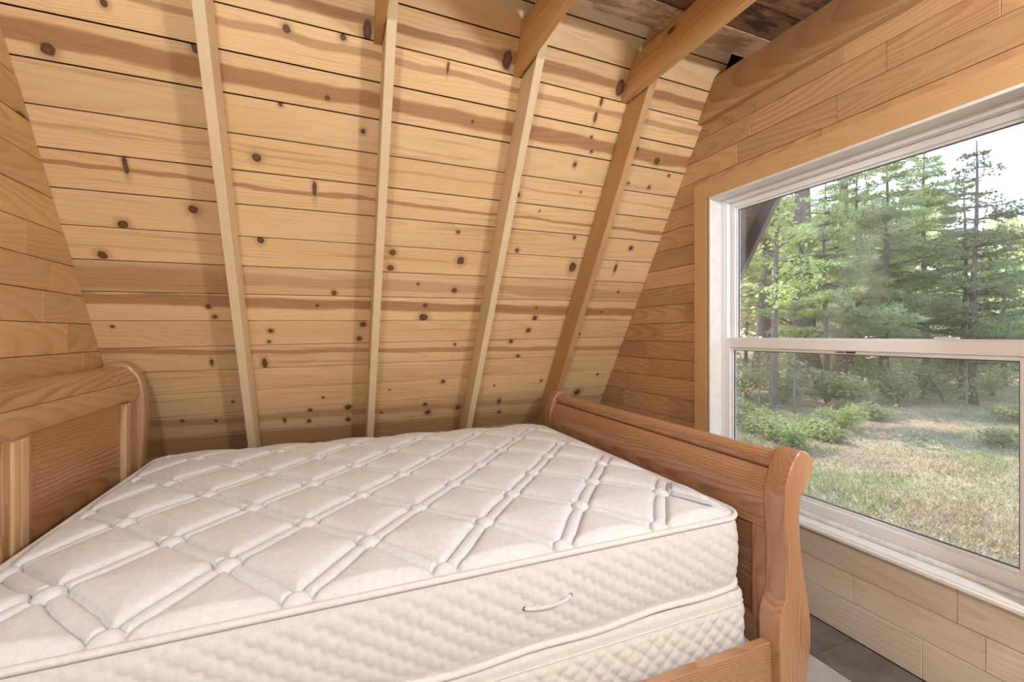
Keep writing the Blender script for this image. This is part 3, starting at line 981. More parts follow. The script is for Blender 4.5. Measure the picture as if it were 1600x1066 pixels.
def rr_outline(x0, x1, y0, y1, r, step):
    """rounded rectangle as a dense closed list of (x, y, nx, ny, arclength)"""
    pts = []
    def seg(ax, ay, bx, by, nx, ny):
        L = math.hypot(bx - ax, by - ay)
        n = max(1, int(L / step))
        for k in range(n):
            t = k / n
            pts.append((ax + (bx - ax) * t, ay + (by - ay) * t, nx, ny))
    def arc(cx, cy, a0):
        n = max(3, int(r * math.pi / 2 / step))
        for k in range(n):
            a = a0 + k / n * math.pi / 2
            pts.append((cx + r * math.cos(a), cy + r * math.sin(a), math.cos(a), math.sin(a)))
    seg(x0 + r, y0, x1 - r, y0, 0, -1); arc(x1 - r, y0 + r, -math.pi / 2)
    seg(x1, y0 + r, x1, y1 - r, 1, 0); arc(x1 - r, y1 - r, 0)
    seg(x1 - r, y1, x0 + r, y1, 0, 1); arc(x0 + r, y1 - r, math.pi / 2)
    seg(x0, y1 - r, x0, y0 + r, -1, 0); arc(x0 + r, y0 + r, math.pi)
    out = []
    s = 0.0
    for i, p in enumerate(pts):
        out.append((*p, s))
        q = pts[(i + 1) % len(pts)]
        s += math.hypot(q[0] - p[0], q[1] - p[1])
    return out


def sstep(x, a, b):
    t = np.clip((x - a) / (b - a), 0, 1)
    return t * t * (3 - 2 * t)


def quilt(x, y):
    """puffed diamond quilting with double stitched channels and a button at each crossing"""
    u = (x - 0.090) / 0.33
    v = (y - 1.255) / 0.372
    wob = 0.035 * np.sin(v * 9.3 + 1.0) * np.sin(u * 7.1)
    p = u + v + wob * 0.3
    q = u - v - wob * 0.3
    sp = 0.33 * 0.372 / math.hypot(0.33, 0.372)
    dp = np.abs(p - np.round(p)) * sp
    dq = np.abs(q - np.round(q)) * sp
    # channels get narrower at the crossings (lens shaped)
    ap = np.abs(q - np.round(q))
    aq = np.abs(p - np.round(p))
    wp = 0.0165 + 0.0035 * sstep(ap, 0.05, 0.35)
    wq = 0.0165 + 0.0035 * sstep(aq, 0.05, 0.35)
    gp = np.abs(dp - wp)
    gq = np.abs(dq - wq)
    inp = dp < wp
    inq = dq < wq
    pc, qc = np.round(p), np.round(q)
    bx = (u - (pc + qc) / 2) * 0.33
    by = (v - (pc - qc) / 2) * 0.372
    db = np.hypot(bx, by)
    pad = np.minimum(np.minimum(gp, gq), np.maximum(db - 0.034, 0.0))
    h_pad = 0.020 * (1 - np.exp(-pad / 0.008)) + 0.006 * sstep(pad, 0.0, 0.09)
    h_chp = 0.0135 * np.sqrt(np.clip(1 - (dp / np.maximum(wp, 1e-4)) ** 2, 0, 1))
    h_chq = 0.0135 * np.sqrt(np.clip(1 - (dq / np.maximum(wq, 1e-4)) ** 2, 0, 1))
    end = sstep(db, 0.027, 0.038)
    h = np.where(inp & inq, 0.0, np.where(inp, h_chp * end, np.where(inq, h_chq * end, h_pad)))
    gr = np.minimum(np.where(dq > wq * 0.9, gp, 1.0), np.where(dp > wp * 0.9, gq, 1.0))
    h = h - 0.006 * np.exp(-(gr / 0.004) ** 2) * sstep(db, 0.024, 0.034)
    # button
    h = np.where(db < 0.028, 0.003 + 0.017 * np.sqrt(np.clip(1 - (db / 0.028) ** 2, 0, 1)), h)
    return h


def top_height(x, y):
    h = quilt(x, y)
    e = np.minimum(np.minimum(x - MX0, MX1 - x), np.minimum(y - MY0, MY1 - y))
    crown = 0.020 * sstep(e, 0.0, 0.22) + 0.006 * np.sin(x * 3.1 + 0.5) * np.sin(y * 2.7)
    fade = sstep(e, 0.004, 0.045)
    return MZ1 + crown * sstep(e, 0, 0.1) + h * (0.25 + 0.75 * fade) * sstep(e, 0.0, 0.02)


mattress = empty('mattress', (0.234, 1.816, MZ0))
tag(mattress, 'white diamond-quilted mattress with bare top on the sleigh bed', 'mattress')
MO = Vector(mattress.location)
step = 0.004
nx = int((MX1 - MX0) / step)
ny = int((MY1 - MY0) / step)
gx = np.linspace(MX0 + 0.001, MX1 - 0.001, nx)
gy = np.linspace(MY0 + 0.001, MY1 - 0.001, ny)
GX, GY = np.meshgrid(gx, gy, indexing='ij')
# pull the corners of the grid onto a rounded outline
rc = 0.075
def round_corners(X, Y):
    X = X.copy(); Y = Y.copy()
    for sx, cx in ((-1, MX0 + rc), (1, MX1 - rc)):
        for sy, cy in ((-1, MY0 + rc), (1, MY1 - rc)):
            m = ((X - cx) * sx > 0) & ((Y - cy) * sy > 0)
            dx, dy = (X - cx) * sx, (Y - cy) * sy
            mx = np.maximum(dx, dy)
            ln = np.hypot(dx, dy) + 1e-9
            f = np.where(m, mx / ln, 1.0)
            X = np.where(m, cx + sx * dx * f, X)
            Y = np.where(m, cy + sy * dy * f, Y)
    return X, Y
HZ = top_height(GX, GY)
RX, RY = round_corners(GX, GY)
V = np.stack([RX - MO.x, RY - MO.y, HZ - MO.z], -1).reshape(-1, 3)
idx = np.arange(nx * ny).reshape(nx, ny)
Q = np.stack([idx[:-1, :-1], idx[1:, :-1], idx[1:, 1:], idx[:-1, 1:]], -1).reshape(-1, 4)
top = put('quilted_top', mesh_arrays('quilted_top', V, Q, True), mattress, M['ticking'])
top['label'] = 'white quilted top panel with tufted crossings'


def strip(name, outline, zlist, hfun, mat, parent, org):
    n = len(outline)
    O = np.array(outline)
    Z = np.array(zlist)
    X = O[:, 0][:, None] + np.zeros(len(Z))[None, :]
    Yv = O[:, 1][:, None] + np.zeros(len(Z))[None, :]
    S_ = O[:, 4][:, None] + np.zeros(len(Z))[None, :]
    ZZ = np.zeros(n)[:, None] + Z[None, :]
    H, dz = hfun(S_, ZZ, X, Yv)
    X = X + O[:, 2][:, None] * H
    Yv = Yv + O[:, 3][:, None] * H
    V = np.stack([X - org.x, Yv - org.y, ZZ + dz - org.z], -1).reshape(-1, 3)
    m = len(Z)
    idx = np.arange(n * m).reshape(n, m)
    nxt = np.roll(idx, -1, axis=0)
    Q = np.stack([idx[:, :-1], nxt[:, :-1], nxt[:, 1:], idx[:, 1:]], -1).reshape(-1, 4)
    return put(name, mesh_arrays(name, V, Q, True), parent, mat)


def sag(s, x, y):
    """the lower edge of the mattress hangs in soft waves along the near side"""
    near = np.where(y < MY0 + 0.12, 1.0, 0.0)
    return near * (-0.014 * np.exp(-((x - 0.35) / 0.55) ** 2) + 0.004 * np.sin(x * 16.0))


def border_h(s, z, x, y):
    t = (z - MZ0) / (MZ1 - MZ0)
    bulge = 0.012 * np.sin(np.pi * np.clip(t, 0, 1)) ** 0.7
    # rows of scalloped stitch lines running diagonally down to the right
    d = (s * 0.62 + (z - MZ0)) / 0.043
    ph = d + 0.26 * np.abs(np.sin(np.pi * (s * 0.85 - z * 0.53) / 0.036))
    f = np.abs(ph - np.round(ph)) * 2
    amp = 0.0055 * sstep(t, 0.04, 0.2) * sstep(1 - t, 0.04, 0.2)
    return bulge - 0.004 + amp * (1 - np.exp(-f / 0.25)), sag(s, x, y) * (1 - t)


mo = rr_outline(MX0, MX1, MY0, MY1, 0.075, 0.0055)
strip('side_border', mo, np.linspace(MZ0, MZ1, 40), border_h, M['border'], mattress, MO)
def ring_tube(name, z, r, off, mat, parent, org, wave=False):
    pts = []
    for (x, y, nx_, ny_, s) in mo[::3]:
        dz = float(sag(np.array(s), np.array(x), np.array(y))) if wave else 0.0
        pts.append((x + nx_ * off - org.x, y + ny_ * off - org.y, z + dz - org.z))
    return put(name, tube_mesh(name, pts, r, 8, True), parent, mat)
ring_tube('piping', MZ1 - 0.002, 0.0085, 0.003, M['tape'], mattress, MO)
ring_tube('piping', MZ0 + 0.006, 0.0085, 0.003, M['tape'], mattress, MO, True)
# underside
me = mesh_from('underside', [(p[0] - MO.x, p[1] - MO.y, 0.004) for p in mo[::6]], [tuple(reversed(range(len(mo[::6]))))])
put('underside', me, mattress, M['border'])
# twisted cord handle with its two eyelets
hp = [(0.453, 0.497), (0.475, 0.494), (0.515, 0.4925), (0.555, 0.4955), (0.575, 0.4985), (0.588, 0.502)]
cv = smooth_curve(hp, 10)
c3 = []
for i, (x, z) in enumerate(cv):
    t = i / (len(cv) - 1)
    c3.append(Vector((x, MY0 - 0.0140 - 0.010 * math.sin(math.pi * t), z)))
VV, FF = [], []
for strand in range(3):
    pts = []
    for i, p in enumerate(c3):
        ang = i * 0.85 + strand * 2 * math.pi / 3
        pts.append((p.x - MO.x, p.y + 0.0024 * math.cos(ang) - MO.y, p.z + 0.0024 * math.sin(ang) - MO.z))
    tm = tube_mesh('tmp', pts, 0.0027, 6)
    o_ = len(VV)
    VV += [tuple(v.co) for v in tm.vertices]
    FF += [tuple(o_ + k for k in f.vertices) for f in tm.polygons]
    bpy.data.meshes.remove(tm)
o = put('cord_handle', mesh_from('cord_handle', VV, FF, True), mattress, M['cord'])
o['label'] = 'white twisted cord handle'
for (x, z) in (hp[0], hp[-1]):
    pts = [(x + 0.0042 * math.cos(a) - MO.x, MY0 - 0.0145 - MO.y, z + 0.0042 * math.sin(a) - MO.z) for a in np.linspace(0, 2 * math.pi, 12, endpoint=False)]
    put('eyelet', tube_mesh('eyelet', pts, 0.0016, 6, True), mattress, M['rubber'])
# printed satin label at the foot corner
T = NT('satin_label')
tc = T.n('ShaderNodeTexCoord')
nv = T.vmath('MULTIPLY', tc.outputs['Object'], (10.0, 10.0, 0.0))
wn_ = T.noise(nv, 7.0, 2.0, 0.5, 1.2)
line = T.math('ABSOLUTE', T.math('SUBTRACT', wn_, 0.5))
lm = T.smooth(line, 0.0, 0.03, 0.8, 0.0)
sx = T.n('ShaderNodeSeparateXYZ')
T.l(tc.outputs['Object'], sx.inputs[0])
c_ = T.mix(lm, (0.80, 0.81, 0.84, 1), (0.28, 0.38, 0.62, 1))
T.principled(c_, 0.4, 0.4)
M['patch'] = T.m
pu = np.linspace(0, 1, 34)
pv = np.linspace(0, 1, 24)
PU, PV = np.meshgrid(pu, pv, indexing='ij')
c00, c10, c11, c01 = np.array((1.070, 1.185)), np.array((1.150, 1.088)), np.array((1.228, 1.200)), np.array((1.222, 1.360))
PX = (1 - PU) * (1 - PV) * c00[0] + PU * (1 - PV) * c10[0] + PU * PV * c11[0] + (1 - PU) * PV * c01[0]
PY = (1 - PU) * (1 - PV) * c00[1] + PU * (1 - PV) * c10[1] + PU * PV * c11[1] + (1 - PU) * PV * c01[1]
PZ = top_height(PX, PY) + 0.0045
# smooth a little so that it lies over the quilting
for _ in range(3):
    PZ[1:-1, 1:-1] = np.maximum(PZ[1:-1, 1:-1], 0.25 * (PZ[:-2, 1:-1] + PZ[2:, 1:-1] + PZ[1:-1, :-2] + PZ[1:-1, 2:]))
RX2, RY2 = round_corners(PX, PY)
V = np.stack([RX2 - MO.x, RY2 - MO.y, PZ - MO.z], -1).reshape(-1, 3)
idx = np.arange(PX.size).reshape(PX.shape)
Q = np.stack([idx[:-1, :-1], idx[1:, :-1], idx[1:, 1:], idx[:-1, 1:]], -1).reshape(-1, 4)
o = put('sewn_label', mesh_arrays('sewn_label', V, Q, True), mattress, M['patch'])
o['label'] = 'white satin label with blue script'

boxs = empty('box_spring', (0.244, 1.818, 0.1745))
tag(boxs, 'cream box spring with puffed fabric sides under the mattress', 'box spring')
BO = Vector(boxs.location)
bo = rr_outline(-0.775, 1.262, 1.046, 2.578, 0.05, 0.006)
BZ0, BZ1 = 0.1745, 0.366


def box_h(s, z, x, y):
    t = (z - BZ0) / (BZ1 - BZ0)
    p = s / 0.060 + z / 0.052
    q = s / 0.060 - z / 0.052
    p = p + 0.12 * np.sin(s * 31.0)
    dp = np.abs(p - np.round(p)); dq = np.abs(q - np.round(q))
    d = np.minimum(dp, dq)
    puff = 0.008 * (1 - np.exp(-d / 0.13)) * sstep(0.78 - t, 0.0, 0.08)
    return puff - 0.010 * sstep(t, 0.90, 1.0) ** 2, 0 * s
strip('side_cover', bo, np.linspace(BZ0, BZ1, 30), box_h, M['box_cloth'], boxs, BO)
inn = [(p[0] - p[2] * 0.010, p[1] - p[3] * 0.010) for p in bo[::5]]
me = mesh_from('top_cover', [(x - BO.x, y - BO.y, BZ1 - BO.z) for x, y in inn], [tuple(range(len(inn)))])
put('top_cover', me, boxs, M['border'])
me = mesh_from('dust_cover', [(p[0] - BO.x, p[1] - BO.y, BZ0 - BO.z) for p in bo[::5]], [tuple(reversed(range(len(bo[::5]))))])
put('dust_cover', me, boxs, M['border'])
pts = [(p[0] + p[2] * 0.001 - BO.x, p[1] + p[3] * 0.001 - BO.y, BZ0 + 0.80 * (BZ1 - BZ0) - BO.z) for p in bo[::4]]
put('piping', tube_mesh('piping', pts, 0.003, 6, True), boxs, M['box_cloth'])

# ------------------------------------------------------------------ fill lamps added to brighten the room, unseen behind the viewer
def lamp(name, loc, drop_from, power, color, label, radius=0.11):
    root = empty(name, loc)
    tag(root, label, 'lamp')
    T = NT(name + '_glow')
    em = T.n('ShaderNodeEmission')
    em.inputs['Color'].default_value = rgba(color)
    em.inputs['Strength'].default_value = 1.5
    T.l(em.outputs[0], T.out.inputs[0])
    bm = bmesh.new()
    bmesh.ops.create_uvsphere(bm, u_segments=20, v_segments=12, radius=0.03)
    me = bpy.data.meshes.new('bulb')
    bm.to_mesh(me)
    bm.free()
    put('bulb', me, root, T.m)
    L = drop_from - loc[2]
    put('cord', tube_mesh('cord', [(0, 0, 0.03), (0, 0, L * 0.5), (0, 0, L - 0.02)], 0.004, 8), root, M['rubber'])
    put('canopy', box_mesh('canopy', -0.05, 0.05, -0.05, 0.05, L - 0.025, L - 0.001, 0.01), root, M['vinyl'])
    ld = bpy.data.lights.new(name, 'POINT')
    ld.energy = power
    ld.color = color
    ld.shadow_soft_size = radius
    lo = bpy.data.objects.new('fill_light', ld)
    COL.objects.link(lo)
    lo.parent = root
    return root


lamp('fill_lamp_right', (1.52, -0.70, 2.02), Z_CEIL - 0.004, 137.0, (0.87, 0.93, 1.0), 'added fill lamp near the window wall, unseen behind the viewer')
lamp('fill_lamp_left', (-0.55, -0.95, 2.28), Z_CEIL - 0.004, 124.0, (0.76, 0.89, 1.0), 'added fill lamp by the left wall, unseen behind the viewer')

# ------------------------------------------------------------------ outdoors
GZ = -0.35
def leaf_material(name, col, col2, trans=0.35):
    T = NT(name)
    tc = T.n('ShaderNodeTexCoord')
    nz = T.noise(tc.outputs['Object'], 2.3, 3.0, 0.6)
    nz2 = T.noise(tc.outputs['Object'], 23.0, 1.0)
    c = T.mix(T.smooth(T.math('ADD', T.math('MULTIPLY', nz, 0.6), T.math('MULTIPLY', nz2, 0.4)), 0.36, 0.64), rgba(col), rgba(col2))
    d = T.n('ShaderNodeBsdfDiffuse')
    t = T.n('ShaderNodeBsdfTranslucent')
    T.l(c, d.inputs[0]); T.l(c, t.inputs[0])
    m = T.n('ShaderNodeMixShader')
    m.inputs[0].default_value = trans
    T.l(d.outputs[0], m.inputs[1]); T.l(t.outputs[0], m.inputs[2])
    T.l(m.outputs[0], T.out.inputs[0])
    return T.m


M['pine_needle'] = leaf_material('white_pine_needles', (0.30, 0.37, 0.17), (0.50, 0.55, 0.28), 0.42)
M['spruce_needle'] = leaf_material('spruce_needles', (0.21, 0.26, 0.14), (0.36, 0.40, 0.22))
M['maple_leaf'] = leaf_material('maple_leaves', (0.35, 0.45, 0.15), (0.56, 0.62, 0.26), 0.5)
M['under_leaf'] = leaf_material('undergrowth_leaves', (0.30, 0.35, 0.14), (0.50, 0.53, 0.25), 0.4)
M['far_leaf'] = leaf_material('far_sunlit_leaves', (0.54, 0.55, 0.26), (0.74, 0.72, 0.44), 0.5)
M['bark'] = plain('dark_bark', (0.11, 0.085, 0.07), 0.9, 0.1, noise=0.8, nscale=14, col2=(0.22, 0.19, 0.165), bump=0.6)
M['bark_pale'] = plain('grey_bark', (0.22, 0.19, 0.16), 0.9, 0.1, noise=0.6, nscale=20, col2=(0.36, 0.33, 0.29), bump=0.4)
M['grass'] = leaf_material('green_grass', (0.30, 0.33, 0.14), (0.48, 0.47, 0.24), 0.3)
M['dry_grass'] = leaf_material('dry_grass', (0.55, 0.43, 0.28), (0.72, 0.61, 0.42), 0.25)
T = NT('forest_floor')
tc = T.n('ShaderNodeTexCoord')
n1 = T.noise(tc.outputs['Object'], 0.9, 5.0, 0.65)
n2 = T.noise(tc.outputs['Object'], 11.0, 4.0, 0.7)
c1 = T.mix(T.smooth(n2, 0.35, 0.65), (0.36, 0.26, 0.165, 1), (0.56, 0.45, 0.29, 1))
c2 = T.mix(T.smooth(n2, 0.35, 0.65), (0.17, 0.19, 0.06, 1), (0.33, 0.34, 0.13, 1))
T.principled(T.mix(T.smooth(n1, 0.48, 0.66), c1, c2), 0.95, 0.1, bump=n2, bump_str=0.8, bump_dist=0.03)
M['soil'] = T.m

rng = np.random.default_rng(3)
# uneven ground
gx = np.linspace(1.9, 75, 120); gy = np.linspace(-45, 60, 150)
GX, GY = np.meshgrid(gx, gy, indexing='ij')
def ground_z(x, y):
    return GZ + 0.05 * np.sin(x * 0.9 + 1) * np.cos(y * 0.8) + 0.03 * np.sin(x * 2.3 + y * 1.7)
V = np.stack([GX, GY, ground_z(GX, GY)], -1).reshape(-1, 3)
idx = np.arange(GX.size).reshape(GX.shape)
Q = np.stack([idx[:-1, :-1], idx[1:, :-1], idx[1:, 1:], idx[:-1, 1:]], -1).reshape(-1, 4)
ground = put('ground', mesh_arrays('ground', V, Q, True), None, M['soil'])
tag(ground, 'forest clearing ground of grass and dry litter outside', 'ground', kind='structure')


def needles(P, D_, n, length, width, spread):
    """n thin triangles round each tuft point P with main direction D_"""
    k = len(P)
    P = np.repeat(P, n, 0); D_ = np.repeat(D_, n, 0)
    d = D_ + rng.normal(0, spread, (k * n, 3))
    d /= np.linalg.norm(d, axis=1)[:, None] + 1e-9
    side = np.cross(d, rng.normal(0, 1, (k * n, 3)))
    side /= np.linalg.norm(side, axis=1)[:, None] + 1e-9
    L = length * rng.uniform(0.6, 1.15, (k * n, 1))
    W = width * rng.uniform(0.7, 1.3, (k * n, 1))
    a = P + side * W * 0.5; b = P - side * W * 0.5; c = P + d * L
    V = np.stack([a, b, c], 1).reshape(-1, 3)
    T = np.arange(len(V)).reshape(-1, 3)
    return V, T


def leaves(P, size, flat=0.5):
    """one kite-shaped leaf per point"""
    k = len(P)
    d = rng.normal(0, 1, (k, 3)); d[:, 2] *= (1 - flat)
    d /= np.linalg.norm(d, axis=1)[:, None] + 1e-9
    up = rng.normal(0, 0.5, (k, 3)); up[:, 2] += 1.0
    s = np.cross(d, up); s /= np.linalg.norm(s, axis=1)[:, None] + 1e-9
    L = size * rng.uniform(0.6, 1.3, (k, 1))
    V = np.stack([P, P + d * L * 0.5 + s * L * 0.33, P + d * L, P + d * L * 0.5 - s * L * 0.33], 1).reshape(-1, 3)
    Q = np.arange(len(V)).reshape(-1, 4)
    return V, Q


def limb(pts, r0, r1, sides=5):
    m = tube_mesh('tmp', pts, lambda t: r0 + (r1 - r0) * t, sides)
    V = np.array([v.co[:] for v in m.vertices]); F = [tuple(f.vertices) for f in m.polygons]
    bpy.data.meshes.remove(m)
    return V, F


def join(parts):
    VV, FF, o_ = [], [], 0
    for V, F in parts:
        VV += [tuple(v) for v in V]
        FF += [tuple(o_ + k for k in f) for f in F]
        o_ += len(V)
    return VV, FF


def conifer(loc, height, base, spread, label, kind='pine', trunk_r=0.09, whorl=0.38, per=5, dens=1.0, droop=0.0, lean=0.0, flare=0.0, group='conifers beyond the window'):
    root = empty({'pine': 'pine_tree', 'spruce': 'spruce_tree'}[kind], loc)
    tag(root, label, 'tree', group)
    tp = [Vector((lean * t * height, 0.04 * math.sin(t * 5 + loc[0]), t * height - 0.1 * (t == 0))) for t in np.linspace(0, 1, 9)]
    def rad(t):
        return trunk_r * (1 - 0.86 * t) + flare * math.exp(-t * height / 0.55)
    put('trunk', tube_mesh('trunk', tp, rad, 10), root, M['bark'])
    parts, TP, TD = [], [], []
    z = base
    while z < height * 0.985:
        f = (z - base) / (height - base)
        Lb = spread * ((1 - f) ** 0.75 + 0.04)
        for k in range(per):
            az = rng.uniform(0, 2 * math.pi)
            L = Lb * rng.uniform(0.55, 1.1)
            if L < 0.12:
                L = 0.12
            rise = rng.uniform(-0.05, 0.28) - droop
            x0 = lean * z
            n = 6
            pts = []
            for i in range(n):
                t = i / (n - 1)
                pts.append(Vector((x0 + math.cos(az) * L * t, math.sin(az) * L * t, z + L * (rise * t - (0.22 if kind == 'pine' else 0.10) * t * t + 0.16 * t ** 3) + rng.normal(0, 0.012))))
            parts.append(limb(pts, 0.010 + 0.010 * L, 0.003, 4))
            # twigs with tufts
            m = max(3, int(L / 0.10 * dens))
            for i in range(m):
                t = 0.22 + 0.78 * (i + rng.uniform(0, 1)) / m
                j = min(int(t * (n - 1)), n - 2)
                ft = t * (n - 1) - j
                p = pts[j].lerp(pts[j + 1], min(ft, 1.0))
                out = (pts[j + 1] - pts[j]).normalized()
                sd = 1 if i % 2 else -1
                side = Vector((-out.y, out.x, 0.0)) * sd
                tl = min(0.42, 0.55 * L * (1.1 - t) + 0.08)
                tw = (out * 0.55 + side * 0.8 + Vector((0, 0, rng.uniform(-0.15, 0.15)))).normalized()
                nt = max(2, int(tl / 0.075))
                for q in range(nt):
                    pp = p + tw * (tl * (q + 0.6) / nt)
                    TP.append(pp); TD.append(tw)
            TP.append(pts[-1]); TD.append(out)
        z += whorl * rng.uniform(0.75, 1.2)
    VV, FF = join(parts)
    put('branches', mesh_from('branches', VV, FF), root, M['bark'])['kind'] = 'stuff'
    TP = np.array([p[:] for p in TP]); TD = np.array([d[:] for d in TD])
    if kind == 'pine':
        V, T_ = needles(TP, TD, 13, 0.15, 0.019, 0.62)
    else:
        V, T_ = needles(TP, TD, 12, 0.085, 0.018, 0.8)
    fo = put('foliage', mesh_arrays('foliage', V, T_), root, M['pine_needle' if kind == 'pine' else 'spruce_needle'])
    fo['kind'] = 'stuff'
    return root


def broadleaf(name, loc, height, spread, nleaf, size, label, mat='under_leaf', cat='shrub', group=None, stems=4, trunk_r=0.02, crown_base=0.2, bark='bark'):
    root = empty(name, loc)
    tag(root, label, cat, group)
    parts, P = [], []
    for s in range(stems):
        az = rng.uniform(0, 2 * math.pi)
        r = spread * rng.uniform(0.3, 1.0) if stems > 1 else 0.1 * spread
        h = height * rng.uniform(0.7, 1.0) if stems > 1 else height
        pts = [Vector((math.cos(az) * r * t ** 1.3, math.sin(az) * r * t ** 1.3, h * t - 0.03 * (t == 0))) for t in np.linspace(0, 1, 6)]
        parts.append(limb(pts, trunk_r, trunk_r * 0.3, 6))
        nb = 5 if stems > 1 else 16
        for b in range(nb):
            t = crown_base + (1 - crown_base) * (b + rng.uniform(0, 1)) / nb
            j = min(int(t * 5), 4)
            p = pts[j].lerp(pts[j + 1], t * 5 - j)
            a2 = rng.uniform(0, 2 * math.pi)
            L = spread * (0.5 if stems > 1 else 1.0) * rng.uniform(0.5, 1.0) * (1.15 - 0.6 * t)
            e = p + Vector((math.cos(a2) * L, math.sin(a2) * L, L * rng.uniform(0.0, 0.5)))
            parts.append(limb([p, p.lerp(e, 0.5) + Vector((0, 0, 0.04 * L)), e], trunk_r * 0.4, 0.002, 4))
            k = max(4, int(nleaf / (stems * nb)))
            tt = rng.uniform(0.25, 1.05, k)
            base = np.array(p[:])[None, :] + (np.array((e - p)[:])[None, :]) * tt[:, None]
            P.append(base + rng.normal(0, 0.10 * spread + 0.02, (k, 3)) * np.array([1, 1, 0.7]))
    VV, FF = join(parts)
    o = put('stems' if stems > 1 else 'trunk', mesh_from('stems', VV, FF), root, M[bark])
    if stems > 1:
        o['kind'] = 'stuff'
    P = np.concatenate(P)
    P[:, 2] = np.maximum(P[:, 2], 0.03)
    V, Q = leaves(P, size)
    put('foliage', mesh_arrays('foliage', V, Q), root, M[mat])['kind'] = 'stuff'
    return root


def gpos(u, dist, dz=0.0):
    p = at_fwd(u, dist)
    return (p.x, p.y, float(ground_z(p.x, p.y)) + dz)


# spruces at the right of the view
conifer(gpos(1523, 9.6), 5.75, 0.9, 1.45, 'tall dark spruce with two-toned bare lower trunk, right of the others in the window', 'spruce', 0.085, 0.30, 6, 1.15, 0.05)
conifer(gpos(1506, 10.6), 5.2, 1.3, 1.35, 'thinner spruce standing just left of the tall dark spruce', 'spruce', 0.07, 0.30, 6, 1.1, 0.05)
# soft white pines across the middle
conifer(gpos(1384, 11.5), 6.2, 1.5, 2.0, 'feathery white pine with a bare dark trunk in the middle of the window', 'pine', 0.12, 0.36, 6, 1.1)
conifer(gpos(1290, 10.4), 5.2, 1.35, 1.7, 'soft bluish young pine left of the middle of the window', 'pine', 0.07, 0.34, 6, 1.1)
conifer(gpos(1445, 13.5), 7.4, 1.6, 2.2, 'full green pine between the middle pine and the spruces', 'pine', 0.11, 0.36, 6, 1.0)
conifer(gpos(1340, 15.0), 7.2, 2.2, 2.1, 'tall loose pine behind the bluish young pine', 'pine', 0.13, 0.42, 6, 0.9)
conifer(gpos(1570, 13.0), 3.9, 0.5, 1.7, 'low bushy pine at the right edge of the window', 'pine', 0.07, 0.32, 6, 1.0)
conifer(gpos(1195, 14.0), 6.4, 2.4, 1.9, 'airy pine behind the maple at the left of the window', 'pine', 0.10, 0.42, 6, 0.9)
# old trunks with flared feet
conifer(gpos(1256, 11.8), 11.0, 3.6, 2.4, 'massive old pine trunk with a flared foot seen through the lower pane', 'pine', 0.30, 0.6, 6, 0.8, flare=0.22)
conifer(gpos(1196, 15.5), 12.0, 4.2, 2.4, 'old dark pine trunk at the left edge of the lower pane', 'pine', 0.28, 0.7, 6, 0.8, flare=0.20)
conifer(gpos(1320, 16.5), 12.0, 4.6, 2.4, 'old pine trunk with flared foot behind the thin saplings', 'pine', 0.27, 0.7, 6, 0.8, flare=0.22)
# maple with bright leaves at the left
broadleaf('maple_tree', gpos(1208, 8.6), 4.6, 1.0, 1700, 0.10, 'young maple with bright yellow-green leaves beside the roof edge', 'maple_leaf', 'tree', stems=1, trunk_r=0.085, crown_base=0.42)
broadleaf('birch_sapling', gpos(1241, 8.7), 1.5, 0.35, 160, 0.07, 'thin pale sapling in front of the massive old trunk', 'under_leaf', 'sapling', stems=1, trunk_r=0.022, crown_base=0.55, bark='bark_pale')
broadleaf('birch_sapling', gpos(1186, 9.2), 1.2, 0.35, 160, 0.07, 'thin pale leaning sapling at the left edge of the lower pane', 'under_leaf', 'sapling', stems=1, trunk_r=0.022, crown_base=0.5, bark='bark_pale')
# far sunlit wood
FAR = [(1165, 24), (1215, 30), (1262, 26), (1300, 33), (1350, 27), (1395, 35), (1435, 28), (1480, 34), (1530, 27), (1575, 32), (1610, 26), (1140, 34), (1320, 22), (1410, 23), (1235, 21)]
for k, (u, d) in enumerate(FAR):
    where = ['far left of the window', 'behind the maple', 'behind the massive trunk', 'left of centre far back', 'centre far back', 'behind the middle pine', 'between middle pine and spruces',
             'left behind the spruces', 'right behind the spruces', 'at the right window edge', 'just past the right window edge', 'behind the roof edge', 'in a gap left of the middle pine',
             'in a gap right of the middle pine', 'in a gap beside the old trunks'][k]
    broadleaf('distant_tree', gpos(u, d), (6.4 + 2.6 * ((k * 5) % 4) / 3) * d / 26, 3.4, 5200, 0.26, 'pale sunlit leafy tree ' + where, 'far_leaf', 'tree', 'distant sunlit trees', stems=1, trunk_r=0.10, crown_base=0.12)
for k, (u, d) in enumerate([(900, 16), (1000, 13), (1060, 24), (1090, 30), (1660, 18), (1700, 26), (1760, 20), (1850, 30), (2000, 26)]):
    broadleaf('distant_tree', gpos(u, d), 6.5 * max(d, 20) / 26, 3.2, 2600, 0.26, 'pale sunlit leafy tree standing outside the view through the glass', 'far_leaf', 'tree', 'trees beside the view', stems=1, trunk_r=0.10, crown_base=0.12)
